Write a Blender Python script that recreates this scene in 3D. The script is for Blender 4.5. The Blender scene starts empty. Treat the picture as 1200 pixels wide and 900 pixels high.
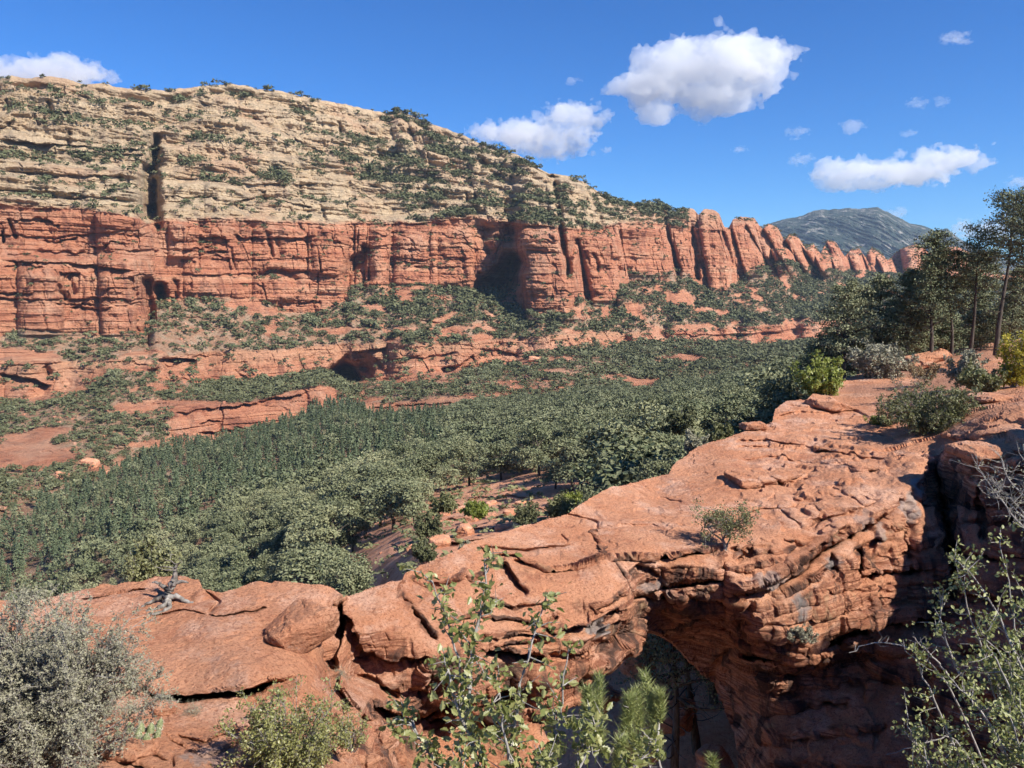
import bpy, math, random
import numpy as np
from mathutils import Vector, Matrix

SC = bpy.context.scene
COL = SC.collection
R = math.radians
rng = np.random.default_rng(7)
random.seed(7)

# ------------------------------------------------------------------ camera
FPX = 924.0                                   # focal length in pixels of a 1200 px wide frame
PITCH = math.atan(120.0 / FPX)                # looking slightly down
cam = bpy.data.objects.new('camera', bpy.data.cameras.new('camera'))
COL.objects.link(cam)
cam.location = (0, 0, 0)
cam.rotation_euler = (R(90) - PITCH, 0, 0)
cam.data.sensor_width = 36.0
cam.data.lens = 36.0 * FPX / 1200.0
cam.data.clip_start = 0.05
cam.data.clip_end = 60000
SC.camera = cam

# ------------------------------------------------------------------ sky and sun
SUN_EL, SUN_AZ = 41.0, -34.0                  # azimuth measured from +X towards +Y
sd = Vector((math.cos(R(SUN_EL)) * math.cos(R(SUN_AZ)), math.cos(R(SUN_EL)) * math.sin(R(SUN_AZ)), math.sin(R(SUN_EL))))
world = bpy.data.worlds.new('World'); SC.world = world; world.use_nodes = True
wn = world.node_tree.nodes; wl = world.node_tree.links
sky = wn.new('ShaderNodeTexSky'); sky.sky_type = 'NISHITA'; sky.sun_disc = False
sky.sun_elevation = R(SUN_EL); sky.sun_rotation = R(90 - SUN_AZ)
sky.altitude = 1500; sky.air_density = 1.0; sky.dust_density = 0.3; sky.ozone_density = 3.0
hsv = wn.new('ShaderNodeHueSaturation'); hsv.inputs['Saturation'].default_value = 1.22; hsv.inputs['Value'].default_value = 1.0
tone = wn.new('ShaderNodeMix'); tone.data_type = 'RGBA'; tone.blend_type = 'MULTIPLY'; tone.inputs[0].default_value = 1.0; tone.inputs[7].default_value = (0.38, 0.76, 1.14, 1)
wl.new(sky.outputs[0], hsv.inputs['Color']); wl.new(hsv.outputs[0], tone.inputs[6]); wl.new(tone.outputs[2], wn['Background'].inputs['Color'])
wn['Background'].inputs['Strength'].default_value = 0.076
sun = bpy.data.objects.new('sun', bpy.data.lights.new('sun', 'SUN')); COL.objects.link(sun)
sun.data.energy = 4.7; sun.data.angle = R(0.53); sun.data.color = (1.0, 0.95, 0.87)
sun.rotation_euler = sd.to_track_quat('Z', 'Y').to_euler()
SC.view_settings.view_transform = 'Standard'; SC.view_settings.look = 'None'
SC.view_settings.exposure = 0.86; SC.view_settings.gamma = 1.0
cy = SC.cycles
cy.max_bounces = 6; cy.diffuse_bounces = 3; cy.glossy_bounces = 2; cy.transmission_bounces = 3
cy.transparent_max_bounces = 8; cy.volume_bounces = 12; cy.sample_clamp_indirect = 6
cy.use_adaptive_sampling = True; cy.adaptive_threshold = 0.02

# ------------------------------------------------------------------ numeric helpers
def W(px, py, Y):
    """pixel of the 1200x900 frame and distance ahead -> world point"""
    px, py, Y = np.broadcast_arrays(np.asarray(px, float), np.asarray(py, float), np.asarray(Y, float))
    a = (px - 600) / FPX; b = (450 - py) / FPX
    c, s = math.cos(PITCH), math.sin(PITCH)
    dy = c + b * s; dz = -s + b * c
    k = Y / dy
    return np.stack([a * k, Y, dz * k], -1)

def _h(ix, iy, iz, seed):
    h = (ix.astype(np.uint32) * np.uint32(374761393)) ^ (iy.astype(np.uint32) * np.uint32(668265263)) ^ (iz.astype(np.uint32) * np.uint32(2147483647 - 1021)) ^ np.uint32(seed * 97 + 13)
    h = (h ^ (h >> np.uint32(13))) * np.uint32(1274126177)
    h = (h ^ (h >> np.uint32(16))) * np.uint32(2246822519)
    h = h ^ (h >> np.uint32(13))
    return (h & np.uint32(0xffffff)).astype(np.float32) / np.float32(8388607.5) - np.float32(1)

def noise(x, y, z, seed=0):
    x = np.asarray(x, np.float32); y = np.asarray(y, np.float32); z = np.asarray(z, np.float32)
    x, y, z = np.broadcast_arrays(x, y, z)
    fx, fy, fz = np.floor(x), np.floor(y), np.floor(z)
    ix, iy, iz = fx.astype(np.int64), fy.astype(np.int64), fz.astype(np.int64)
    u, v, w = x - fx, y - fy, z - fz
    u = u * u * u * (u * (u * 6 - 15) + 10); v = v * v * v * (v * (v * 6 - 15) + 10); w = w * w * w * (w * (w * 6 - 15) + 10)
    def g(a, b, c): return _h(ix + a, iy + b, iz + c, seed)
    x00 = g(0, 0, 0) * (1 - u) + g(1, 0, 0) * u; x10 = g(0, 1, 0) * (1 - u) + g(1, 1, 0) * u
    x01 = g(0, 0, 1) * (1 - u) + g(1, 0, 1) * u; x11 = g(0, 1, 1) * (1 - u) + g(1, 1, 1) * u
    return (x00 * (1 - v) + x10 * v) * (1 - w) + (x01 * (1 - v) + x11 * v) * w

def fbm(x, y, z, octv=4, seed=0, gain=0.5):
    s = 0; a = 1.0; t = 0
    for i in range(octv):
        s = s + a * noise(x * 2 ** i + 17.3 * i, y * 2 ** i + 5.1 * i, z * 2 ** i + 9.7 * i, seed + i); t += a; a *= gain
    return s / t

def ss(a, b, x):
    t = np.clip((x - a) / (b - a), 0, 1); return t * t * (3 - 2 * t)

def crv(px, pts):
    p = np.array(pts, float); return np.interp(px, p[:, 0], p[:, 1])

def layer_table(lo, hi, tmin, tmax, seed, soft=0.12):
    """offset of each rock layer against height, as a fine lookup table"""
    r = np.random.default_rng(seed); zs = [lo]; vs = [r.uniform(-1, 1)]
    while zs[-1] < hi:
        zs.append(zs[-1] + r.uniform(tmin, tmax)); vs.append(r.uniform(-1, 1))
    t = np.linspace(lo, hi, int((hi - lo) / (tmin * 0.06)))
    zs = np.array(zs); vs = np.array(vs); idx = np.clip(np.searchsorted(zs, t) - 1, 0, len(zs) - 2)
    f = (t - zs[idx]) / (zs[idx + 1] - zs[idx])
    v = vs[idx] + (1 - np.abs(2 * f - 1) ** 3) * 0.25
    k = max(1, int(soft * tmin / (tmin * 0.06))); v = np.convolve(v, np.ones(k) / k, 'same')
    return t, v

def blocks(u, zt, lo, hi, tmin, tmax, L, seed, groove=0.25):
    """bedded, jointed rock: every bed is cut into blocks that stand out by different amounts"""
    r = np.random.default_rng(seed); e = [lo]
    while e[-1] < hi: e.append(e[-1] + r.uniform(tmin, tmax))
    e = np.array(e); li = np.clip(np.searchsorted(e, zt) - 1, 0, len(e) - 2); zero = np.zeros_like(li)
    Lb = L * (0.9 + 0.5 * _h(li, zero, zero, seed + 1)); q = u / Lb + 7.3 * _h(li, zero, zero, seed + 2)
    c = np.floor(q).astype(np.int64); off = _h(li, c, zero, seed + 3); fq = q - c; jd = np.minimum(fq, 1 - fq) * Lb
    zf = np.clip((zt - e[li]) / (e[li + 1] - e[li]), 0, 1); rnd = 1 - (np.abs(2 * zf - 1)) ** 6 * 0.35
    return off * 0.8 + 0.3 * rnd - groove * ss(L * 0.035, 0, jd) + 0.25 * (fq - .5) * _h(li, c, zero, seed + 4)

def polydist(px, py, poly):
    """distance to a polyline, sign (+ = below/right of its direction left->right), and parameter 0..1"""
    P = np.array(poly, float); L = np.hypot(*np.diff(P, axis=0).T); cum = np.concatenate([[0], np.cumsum(L)])
    best = np.full(px.shape, 1e9); sg = np.zeros(px.shape); par = np.zeros(px.shape)
    for i in range(len(P) - 1):
        a, b = P[i], P[i + 1]; d = b - a; l2 = (d ** 2).sum() + 1e-9
        t = np.clip(((px - a[0]) * d[0] + (py - a[1]) * d[1]) / l2, 0, 1)
        qx = px - (a[0] + t * d[0]); qy = py - (a[1] + t * d[1]); dist = np.hypot(qx, qy)
        cr = d[0] * qy - d[1] * qx
        m = dist < best
        best[m] = dist[m]; sg[m] = np.sign(cr[m]); par[m] = ((cum[i] + t * L[i]) / cum[-1])[m]
    return best, sg, par

def carve(Y, PX, PY, poly, kind, d, w, wob=1.5, seed=0):
    """crack: a groove of depth d; step: the ground below the line starts set back by d and comes forward again over w px"""
    p = np.array(poly, float); m = 3.5 * w + 6
    sel = (PX > p[:, 0].min() - m) & (PX < p[:, 0].max() + m) & (PY > p[:, 1].min() - m) & (PY < p[:, 1].max() + m)
    if not sel.any(): return
    x = PX[sel]; y = PY[sel]
    wx = wob * (fbm(x / 14, y / 14, 0.3, 3, seed + 5)); wy = wob * 1.3 * (fbm(x / 11, y / 11, 7.3, 3, seed + 9))
    dist, sg, par = polydist(x + wx, y + wy, poly)
    tap = ss(0, 0.12, par) * ss(1, 0.88, par)
    if kind == 'crack':
        Y[sel] += d * tap * np.exp(-(dist / w) ** 2)
    elif kind == 'step':
        Y[sel] += np.where(sg > 0, d * tap * np.exp(-(dist / w)) * ss(0, 1.2, dist), -0.10 * d * tap * np.exp(-(dist / (w * 0.6))))
    elif kind == 'gap':       # a dark open joint: both edges sharp, w px wide
        ww = w * (1 + 0.5 * fbm(x / 18, y / 18, 2.2, 3, seed + 3)) * (0.35 + 0.65 * tap) 
        Y[sel] += np.where(sg > 0, d * ss(0.0, 0.9, dist) * ss(ww, ww * 0.35, dist) * ss(0, .03, par) * ss(1, .97, par), 0)
    elif kind == 'rise':      # a slab edge seen from above: the ground above the line is raised towards us
        Y[sel] -= np.where(sg < 0, d * tap * np.exp(-(dist / w)), 0)
    elif kind == 'hollow':
        Y[sel] += d * np.exp(-(dist / w) ** 4)

def rbf(ctrl, PX, PY, c=12.0):
    P = np.array(ctrl, float); A = P[:, :2] / 100.0; v = 1.0 / P[:, 2]; c = c / 100.0
    def phi(r2): return np.sqrt(r2 + c * c)
    D = ((A[:, None] - A[None]) ** 2).sum(-1); n = len(P)
    M = np.zeros((n + 3, n + 3)); M[:n, :n] = phi(D); M[:n, n] = 1; M[:n, n + 1:] = A; M[n, :n] = 1; M[n + 1:, :n] = A.T
    sol = np.linalg.solve(M, np.concatenate([v, [0, 0, 0]]))
    x = PX.ravel() / 100.0; y = PY.ravel() / 100.0; out = sol[n] + sol[n + 1] * x + sol[n + 2] * y
    for i in range(n): out += sol[i] * phi((x - A[i, 0]) ** 2 + (y - A[i, 1]) ** 2)
    return (1.0 / np.maximum(out, 1e-4)).reshape(PX.shape)

def inpoly(px, py, poly):
    P = np.array(poly, float); ins = np.zeros(px.shape, bool); j = len(P) - 1
    for i in range(len(P)):
        xi, yi = P[i]; xj, yj = P[j]
        c = ((yi > py) != (yj > py)) & (px < (xj - xi) * (py - yi) / (yj - yi + 1e-12) + xi)
        ins ^= c; j = i
    return ins

# ------------------------------------------------------------------ mesh helpers
def mesh_np(name, V, F, mat, smooth=False, attrs=None, parent=None, link=True):
    V = np.ascontiguousarray(V, np.float32); F = np.asarray(F, np.int32)
    me = bpy.data.meshes.new(name); n, k = F.shape
    me.vertices.add(len(V)); me.vertices.foreach_set('co', V.ravel())
    me.loops.add(n * k); me.loops.foreach_set('vertex_index', F.ravel())
    me.polygons.add(n); me.polygons.foreach_set('loop_start', np.arange(0, n * k, k, dtype=np.int32))
    me.polygons.foreach_set('loop_total', np.full(n, k, np.int32))
    me.polygons.foreach_set('use_smooth', np.full(n, smooth, bool))
    if attrs:
        for a, v in attrs.items():
            at = me.attributes.new(a, 'FLOAT', 'POINT'); at.data.foreach_set('value', np.ascontiguousarray(v, np.float32).ravel())
    me.update(calc_edges=True); me.materials.append(mat)
    o = bpy.data.objects.new(name, me)
    if link: COL.objects.link(o)
    if parent: o.parent = parent
    return o

def gridfaces(nr, nc, mask=None):
    i = np.arange(nr * nc).reshape(nr, nc)
    q = np.stack([i[:-1, :-1], i[1:, :-1], i[1:, 1:], i[:-1, 1:]], -1)
    if mask is not None: q = q[mask]
    return q.reshape(-1, 4)

def compact(V, F, attrs=None):
    u, inv = np.unique(F, return_inverse=True)
    return V[u], inv.reshape(F.shape), ({k: v[u] for k, v in attrs.items()} if attrs else None)

def gnormal(P):
    a = np.gradient(P, axis=0); b = np.gradient(P, axis=1); n = np.cross(a, b)
    n /= np.linalg.norm(n, axis=-1, keepdims=True) + 1e-9
    s = np.sign(-(n * P).sum(-1, keepdims=True)); return n * np.where(s == 0, 1, s)

def blur(A, k):
    for _ in range(k):
        A = (np.roll(A, 1, 0) + np.roll(A, -1, 0) + 2 * A) / 4; A = (np.roll(A, 1, 1) + np.roll(A, -1, 1) + 2 * A) / 4
    return A

def tag(o, label=None, cat=None, group=None, kind=None):
    if label: o['label'] = label
    if cat: o['category'] = cat
    if group: o['group'] = group
    if kind: o['kind'] = kind
    return o

def empty(name, loc=(0, 0, 0), rz=0.0, sc=1.0):
    o = bpy.data.objects.new(name, None); COL.objects.link(o); o.empty_display_size = 0.2
    o.location = loc; o.rotation_euler = (0, 0, rz); o.scale = (sc, sc, sc); return o

def copy_tree(o, parent=None):
    c = o.copy(); COL.objects.link(c)
    if parent: c.parent = parent
    for ch in o.children: copy_tree(ch, c)
    return c

# ------------------------------------------------------------------ materials
class NT:
    def __init__(s, name, rough=0.9, spec=0.2):
        s.m = bpy.data.materials.new(name); s.m.use_nodes = True; s.t = s.m.node_tree; s.n = s.t.nodes; s.l = s.t.links
        s.b = s.n['Principled BSDF']; s.b.inputs['Roughness'].default_value = rough; s.b.inputs['Specular IOR Level'].default_value = spec
        s.co = s.n.new('ShaderNodeTexCoord').outputs['Object']
    def lk(s, a, b): s.l.new(a, b)
    def mp(s, sc, rot=(0, 0, 0), src=None):
        m = s.n.new('ShaderNodeMapping'); m.inputs['Scale'].default_value = sc; m.inputs['Rotation'].default_value = rot
        s.lk(src or s.co, m.inputs[0]); return m.outputs[0]
    def noise(s, sc, detail=4, rough=0.55, vec=None, dist=0.0):
        n = s.n.new('ShaderNodeTexNoise'); n.inputs['Scale'].default_value = sc; n.inputs['Detail'].default_value = detail
        n.inputs['Roughness'].default_value = rough; n.inputs['Distortion'].default_value = dist
        s.lk(vec or s.co, n.inputs['Vector']); return n.outputs['Fac']
    def voro(s, sc, vec=None, feat='F1'):
        n = s.n.new('ShaderNodeTexVoronoi'); n.feature = feat; n.inputs['Scale'].default_value = sc
        s.lk(vec or s.co, n.inputs['Vector']); return n.outputs['Distance']
    def ramp(s, fac, stops, interp='LINEAR'):
        r = s.n.new('ShaderNodeValToRGB'); e = r.color_ramp.elements; r.color_ramp.interpolation = interp
        while len(e) < len(stops): e.new(0.5)
        for k, (p, c) in enumerate(stops):
            e[k].position = p; e[k].color = (c, c, c, 1) if isinstance(c, (int, float)) else (*c, 1)
        s.lk(fac, r.inputs[0]); return r.outputs[0]
    def mix(s, fac, a, b, mode='MIX'):
        m = s.n.new('ShaderNodeMix'); m.data_type = 'RGBA'; m.blend_type = mode
        for i, v in ((0, fac), (6, a), (7, b)):
            if isinstance(v, (int, float)): m.inputs[i].default_value = v
            elif isinstance(v, tuple): m.inputs[i].default_value = (*v, 1)
            else: s.lk(v, m.inputs[i])
        return m.outputs[2]
    def math(s, op, a, b=0.0):
        m = s.n.new('ShaderNodeMath'); m.operation = op
        for i, v in ((0, a), (1, b)):
            if isinstance(v, (int, float)): m.inputs[i].default_value = v
            else: s.lk(v, m.inputs[i])
        return m.outputs[0]
    def attr(s, name):
        a = s.n.new('ShaderNodeAttribute'); a.attribute_name = name; return a.outputs['Fac']
    def bump(s, h, dist, strength=1.0, nrm=None):
        b = s.n.new('ShaderNodeBump'); b.inputs['Distance'].default_value = dist; b.inputs['Strength'].default_value = strength if isinstance(strength, (int, float)) else 1.0
        if not isinstance(strength, (int, float)): s.lk(strength, b.inputs['Strength'])
        s.lk(h, b.inputs['Height'])
        if nrm is not None: s.lk(nrm, b.inputs['Normal'])
        return b.outputs[0]
    def done(s, col=None, nrm=None):
        if col is not None: s.lk(col, s.b.inputs['Base Color'])
        if nrm is not None: s.lk(nrm, s.b.inputs['Normal'])
        return s.m

def near_rock():
    t = NT('red_sandstone', 0.92, 0.15)
    big = t.noise(0.55, 5, 0.6); mid = t.noise(3.2, 6, 0.65); fine = t.noise(28, 5, 0.7)
    base = t.ramp(big, [(0.28, (0.48, 0.19, 0.095)), (0.45, (0.58, 0.255, 0.135)), (0.58, (0.63, 0.30, 0.17)), (0.74, (0.66, 0.35, 0.22))])
    base = t.mix(t.ramp(mid, [(0.35, 0.0), (0.7, 0.5)]), base, (0.64, 0.33, 0.19))
    base = t.mix(t.ramp(t.noise(0.9, 7, 0.72, t.mp((1, 1, 2.2))), [(0.50, 0.0), (0.62, 0.75)]), base, (0.72, 0.44, 0.31))
    base = t.mix(t.ramp(t.noise(1.4, 7, 0.75), [(0.36, 0.7), (0.46, 0.0)]), base, (0.40, 0.155, 0.085))
    # thin sedimentary bands that follow height
    band = t.noise(1.0, 4, 0.6, t.mp((0.35, 0.35, 11.0), (0.10, -0.07, 0)))
    face = t.attr('face')
    bandf = t.math('MULTIPLY', t.ramp(band, [(0.40, 0.0), (0.49, 0.95), (0.55, 0.1)]), face)
    base = t.mix(bandf, base, (0.25, 0.095, 0.055))
    # pits and grains
    base = t.mix(t.ramp(fine, [(0.36, 0.8), (0.5, 0.0)]), base, (0.30, 0.11, 0.06))
    base = t.mix(t.ramp(t.noise(75, 3, 0.7), [(0.58, 0.0), (0.7, 0.45)]), base, (0.68, 0.38, 0.26))
    # desert varnish runs down the steep faces
    vs = t.noise(1.0, 5, 0.65, t.mp((1.5, 1.5, 0.30)), 0.6)
    var = t.math('MULTIPLY', t.ramp(vs, [(0.49, 0.0), (0.58, 0.9)]), face)
    base = t.mix(var, base, (0.085, 0.052, 0.042))
    # buff weathering and grey lichen in patches
    base = t.mix(t.math('MULTIPLY', t.ramp(t.noise(1.7, 6, 0.7, None, 0.5), [(0.58, 0.0), (0.68, 0.7)]), t.math('ADD', t.math('MULTIPLY', face, 0.8), 0.2)), base, (0.52, 0.33, 0.19))
    base = t.mix(t.ramp(t.noise(2.6, 8, 0.75, t.mp((1, 1, 1.6))), [(0.63, 0.0), (0.70, 0.7)]), base, (0.25, 0.22, 0.19))
    base = t.mix(t.attr('grey'), base, (0.33, 0.31, 0.29))
    base = t.mix(t.math('MULTIPLY', t.attr('soil'), 0.8), base, t.ramp(fine, [(0.3, (0.28, 0.13, 0.08)), (0.7, (0.44, 0.24, 0.16))]))
    n = t.bump(t.noise(5.5, 8, 0.75), 0.10, 1.0)
    n = t.bump(t.noise(1.0, 6, 0.7, t.mp((1.6, 1.6, 22.0), (0.1, -0.07, 0))), 0.07, 0.8, n)
    n = t.bump(t.noise(36, 6, 0.8), 0.024, 1.0, n)
    n = t.bump(t.ramp(t.voro(13, t.mp((1, 1, 1.8))), [(0.0, 0.0), (0.22, 1.0)]), 0.014, 0.6, n)
    return t.done(base, n)

def mesa_rock():
    t = NT('mesa_sandstone', 0.95, 0.1)
    w = t.noise(0.012, 5, 0.6)
    zz = t.mp((0.004, 0.004, 0.16), (0.02, -0.02, 0))
    b1 = t.noise(1.0, 6, 0.7, zz); b2 = t.noise(1.0, 5, 0.65, t.mp((0.012, 0.012, 0.75), (0.02, -0.02, 0)))
    mot = t.noise(0.09, 7, 0.7)
    red = t.ramp(b1, [(0.25, (0.44, 0.165, 0.085)), (0.42, (0.54, 0.22, 0.12)), (0.55, (0.60, 0.27, 0.15)), (0.68, (0.66, 0.37, 0.22))])
    red = t.mix(t.ramp(b2, [(0.46, 0.0), (0.52, 0.5), (0.58, 0.0)]), red, (0.27, 0.09, 0.055))
    red = t.mix(t.ramp(mot, [(0.35, 0.45), (0.5, 0.0), (0.62, 0.0), (0.75, 0.5)]), red, (0.36, 0.14, 0.085))
    st = t.noise(1.0, 5, 0.7, t.mp((0.11, 0.11, 0.014)))
    red = t.mix(t.ramp(st, [(0.53, 0.0), (0.62, 0.7)]), red, (0.20, 0.075, 0.05))
    red = t.mix(t.ramp(t.noise(1.0, 5, 0.7, t.mp((0.2, 0.2, 0.02))), [(0.62, 0.0), (0.7, 0.4)]), red, (0.62, 0.36, 0.25))
    cr = t.ramp(b1, [(0.25, (0.46, 0.29, 0.16)), (0.42, (0.59, 0.43, 0.26)), (0.56, (0.65, 0.50, 0.32)), (0.68, (0.60, 0.39, 0.23)), (0.8, (0.66, 0.53, 0.35))])
    cr = t.mix(t.ramp(b2, [(0.44, 0.0), (0.50, 0.5), (0.56, 0.0)]), cr, (0.31, 0.20, 0.12))
    cr = t.mix(t.ramp(mot, [(0.38, 0.65), (0.52, 0.0)]), cr, (0.29, 0.23, 0.165))
    cr = t.mix(t.ramp(st, [(0.54, 0.0), (0.64, 0.6)]), cr, (0.25, 0.17, 0.12))
    cr = t.mix(t.ramp(w, [(0.52, 0.0), (0.64, 0.45)]), cr, (0.50, 0.28, 0.17))
    red = t.mix(t.ramp(t.noise(0.02, 6, 0.7), [(0.50, 0.0), (0.66, 0.6)]), red, (0.66, 0.40, 0.26))
    rock = t.mix(t.attr('cream'), red, cr)
    rock = t.mix(t.attr('buff'), rock, (0.55, 0.34, 0.20))
    so = t.ramp(mot, [(0.3, (0.25, 0.17, 0.11)), (0.46, (0.42, 0.23, 0.14)), (0.6, (0.44, 0.31, 0.21)), (0.75, (0.27, 0.24, 0.15))])
    so = t.mix(t.ramp(t.noise(0.7, 4, 0.7), [(0.5, 0.0), (0.65, 0.6)]), so, (0.18, 0.15, 0.095))
    col = t.mix(t.attr('soil'), rock, so)
    near = t.attr('near'); far = t.math('SUBTRACT', 1.0, t.math('MULTIPLY', near, 0.93))
    col = t.mix(t.math('MULTIPLY', near, 0.8), col, t.ramp(t.noise(0.8, 7, 0.75), [(0.34, (0.36, 0.165, 0.095)), (0.46, (0.60, 0.27, 0.155)), (0.60, (0.66, 0.35, 0.22)), (0.72, (0.50, 0.38, 0.25))]))
    n = t.bump(t.noise(0.30, 9, 0.78), 3.2, far)
    n = t.bump(b2, 1.8, far, n)
    n = t.bump(t.noise(1.0, 6, 0.75, t.mp((0.35, 0.35, 0.07))), 1.4, far, n)
    n = t.bump(t.noise(2.2, 5, 0.75), 0.35, 0.8, n)
    return t.done(col, n)

def leaf_mat(name, a, b, rough=0.75, spec=0.2, trans=0.0):
    t = NT(name, rough, spec)
    oi = t.n.new('ShaderNodeObjectInfo').outputs['Random']
    f = t.math('ADD', t.math('MULTIPLY', t.attr('tint'), 0.75), t.math('MULTIPLY', oi, 0.25))
    t.done(t.mix(f, a, b))
    if trans > 0:
        tr = t.n.new('ShaderNodeBsdfTranslucent'); mx = t.n.new('ShaderNodeMixShader'); mx.inputs[0].default_value = trans
        c = t.mix(f, a, b); g = t.mix(0.5, c, (0.5, 0.6, 0.1), 'MIX'); t.lk(g, tr.inputs['Color'])
        t.lk(t.b.outputs[0], mx.inputs[1]); t.lk(tr.outputs[0], mx.inputs[2]); t.lk(mx.outputs[0], t.n['Material Output'].inputs['Surface'])
    return t.m

def bark_mat(name, a, b, sc=20):
    t = NT(name, 0.9, 0.1)
    n1 = t.noise(sc, 5, 0.7, t.mp((1, 1, 0.25)))
    return t.done(t.ramp(n1, [(0.35, a), (0.65, b)]), t.bump(n1, 0.01, 1.0))

M_ROCK = near_rock(); M_MESA = mesa_rock()
M_PINE = leaf_mat('pine_needles', (0.075, 0.096, 0.046), (0.225, 0.228, 0.125))
M_JUN = leaf_mat('juniper_foliage', (0.090, 0.110, 0.056), (0.29, 0.285, 0.155))
M_SCRUB = leaf_mat('scrub_foliage', (0.070, 0.080, 0.036), (0.165, 0.165, 0.082))
M_CON = leaf_mat('conifer_foliage', (0.066, 0.094, 0.048), (0.165, 0.188, 0.105))
M_OAK = leaf_mat('oak_leaves', (0.13, 0.145, 0.035), (0.38, 0.36, 0.15), 0.42, 0.5, 0.25)
M_SAGE = leaf_mat('grey_leaves', (0.16, 0.155, 0.095), (0.38, 0.355, 0.255), 0.8, 0.2)
M_OLIVE = leaf_mat('olive_leaves', (0.10, 0.11, 0.045), (0.26, 0.25, 0.12), 0.6, 0.3, 0.1)
M_LIME = leaf_mat('bright_leaves', (0.13, 0.17, 0.03), (0.33, 0.34, 0.08), 0.5, 0.4, 0.2)
M_GOLD = leaf_mat('yellow_leaves', (0.30, 0.26, 0.03), (0.55, 0.43, 0.05), 0.6, 0.3, 0.25)
M_NEED = leaf_mat('young_needles', (0.14, 0.18, 0.045), (0.42, 0.43, 0.17), 0.5, 0.4, 0.1)
M_DRY = leaf_mat('dry_leaves', (0.22, 0.12, 0.07), (0.30, 0.25, 0.13), 0.8, 0.2)
M_BARK = bark_mat('dark_bark', (0.045, 0.035, 0.028), (0.13, 0.105, 0.085), 14)
M_GBARK = bark_mat('grey_bark', (0.16, 0.145, 0.125), (0.36, 0.335, 0.30), 40)
M_DEAD = bark_mat('weathered_wood', (0.05, 0.038, 0.03), (0.34, 0.31, 0.27), 9)
M_TWIG = bark_mat('pale_twigs', (0.20, 0.175, 0.15), (0.42, 0.39, 0.35), 60)

# ------------------------------------------------------------------ the mesa, its slopes and the wooded valley: one terrain
RIM = [(-260, 100), (0, 93), (14, 89), (34, 92), (58, 89), (75, 92), (100, 99), (122, 97), (140, 103), (170, 104), (195, 106), (222, 102), (250, 100), (268, 98), (285, 100), (300, 104), (330, 107),
       (350, 112), (375, 117), (400, 121), (425, 127), (455, 133), (470, 130), (500, 143), (540, 157), (556, 165), (580, 173), (604, 180), (622, 190), (638, 201), (645, 203), (668, 207), (685, 214), (715, 233), (745, 240),
       (757, 237), (775, 237), (785, 247), (792, 248), (797, 243), (812, 245), (819, 251), (825, 245), (834, 245), (843, 251), (849, 266), (854, 267), (859, 257), (868, 254), (884, 256), (890, 264), (894, 269), (900, 262), (911, 267), (919, 282), (926, 274), (935, 278), (945, 291), (953, 285), (962, 297), (970, 281), (979, 283), (990, 301), (997, 293), (1007, 291), (1014, 301), (1021, 290), (1031, 296), (1040, 305), (1055, 292), (1075, 285), (1090, 297), (1110, 289), (1125, 290), (1142, 300), (1160, 320), (1300, 330), (1460, 330)]
BND = [(-260, 236), (0, 240), (100, 247), (165, 256), (172, 262), (190, 258), (300, 260), (400, 264), (480, 262), (550, 256), (610, 262), (650, 268), (700, 270), (725, 262), (770, 262), (800, 268), (820, 268), (850, 270), (870, 262), (1500, 332)]
RBS = [(-260, 384), (0, 384), (60, 388), (120, 392), (174, 388), (184, 356), (250, 347), (300, 350), (338, 366), (372, 366), (405, 352), (412, 335), (480, 333), (545, 336), (600, 346), (611, 364), (640, 372), (668, 366), (681, 345), (722, 350), (730, 320), (800, 318), (820, 336), (850, 342), (872, 322), (900, 304), (950, 312), (985, 318), (1050, 322), (1160, 330), (1500, 345)]
YB = [(-260, 520), (0, 600), (160, 655), (192, 690), (400, 800), (428, 840), (545, 880), (602, 890), (612, 850), (665, 862), (680, 910), (722, 950), (735, 1010), (800, 1080), (850, 1130), (900, 1260), (950, 1420), (1000, 1650), (1040, 1800), (1500, 2500)]
LTP = [(-260, 432), (0, 426), (100, 424), (180, 420), (240, 413), (330, 409), (400, 403), (470, 404), (520, 402), (600, 398), (650, 393), (720, 389), (780, 386), (850, 384), (950, 377), (1040, 372), (1500, 372)]
LBT = [(-260, 466), (0, 466), (40, 467), (90, 452), (140, 436), (172, 434), (186, 446), (230, 448), (300, 444), (380, 438), (410, 446), (450, 444), (500, 440), (560, 430), (600, 424), (640, 412), (700, 404), (760, 400), (850, 404), (900, 405), (950, 400), (1040, 396), (1500, 396)]
NTP = [(-260, 520), (0, 520), (100, 500), (195, 480), (210, 477), (300, 468), (375, 452), (400, 458), (430, 471), (470, 470), (550, 462), (620, 455), (700, 448), (760, 446), (850, 428), (950, 415), (1500, 410)]
OBT = [(-260, 610), (0, 600), (100, 576), (195, 524), (280, 515), (340, 497), (375, 478), (405, 475), (440, 488), (500, 484), (560, 478), (650, 470), (700, 462), (760, 460), (850, 445), (950, 428), (1500, 420)]
def zY(px, py, z):                            # distance at which a pixel ray reaches height z
    w = W(px, py, 1.0); return z / w[..., 2]

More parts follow.
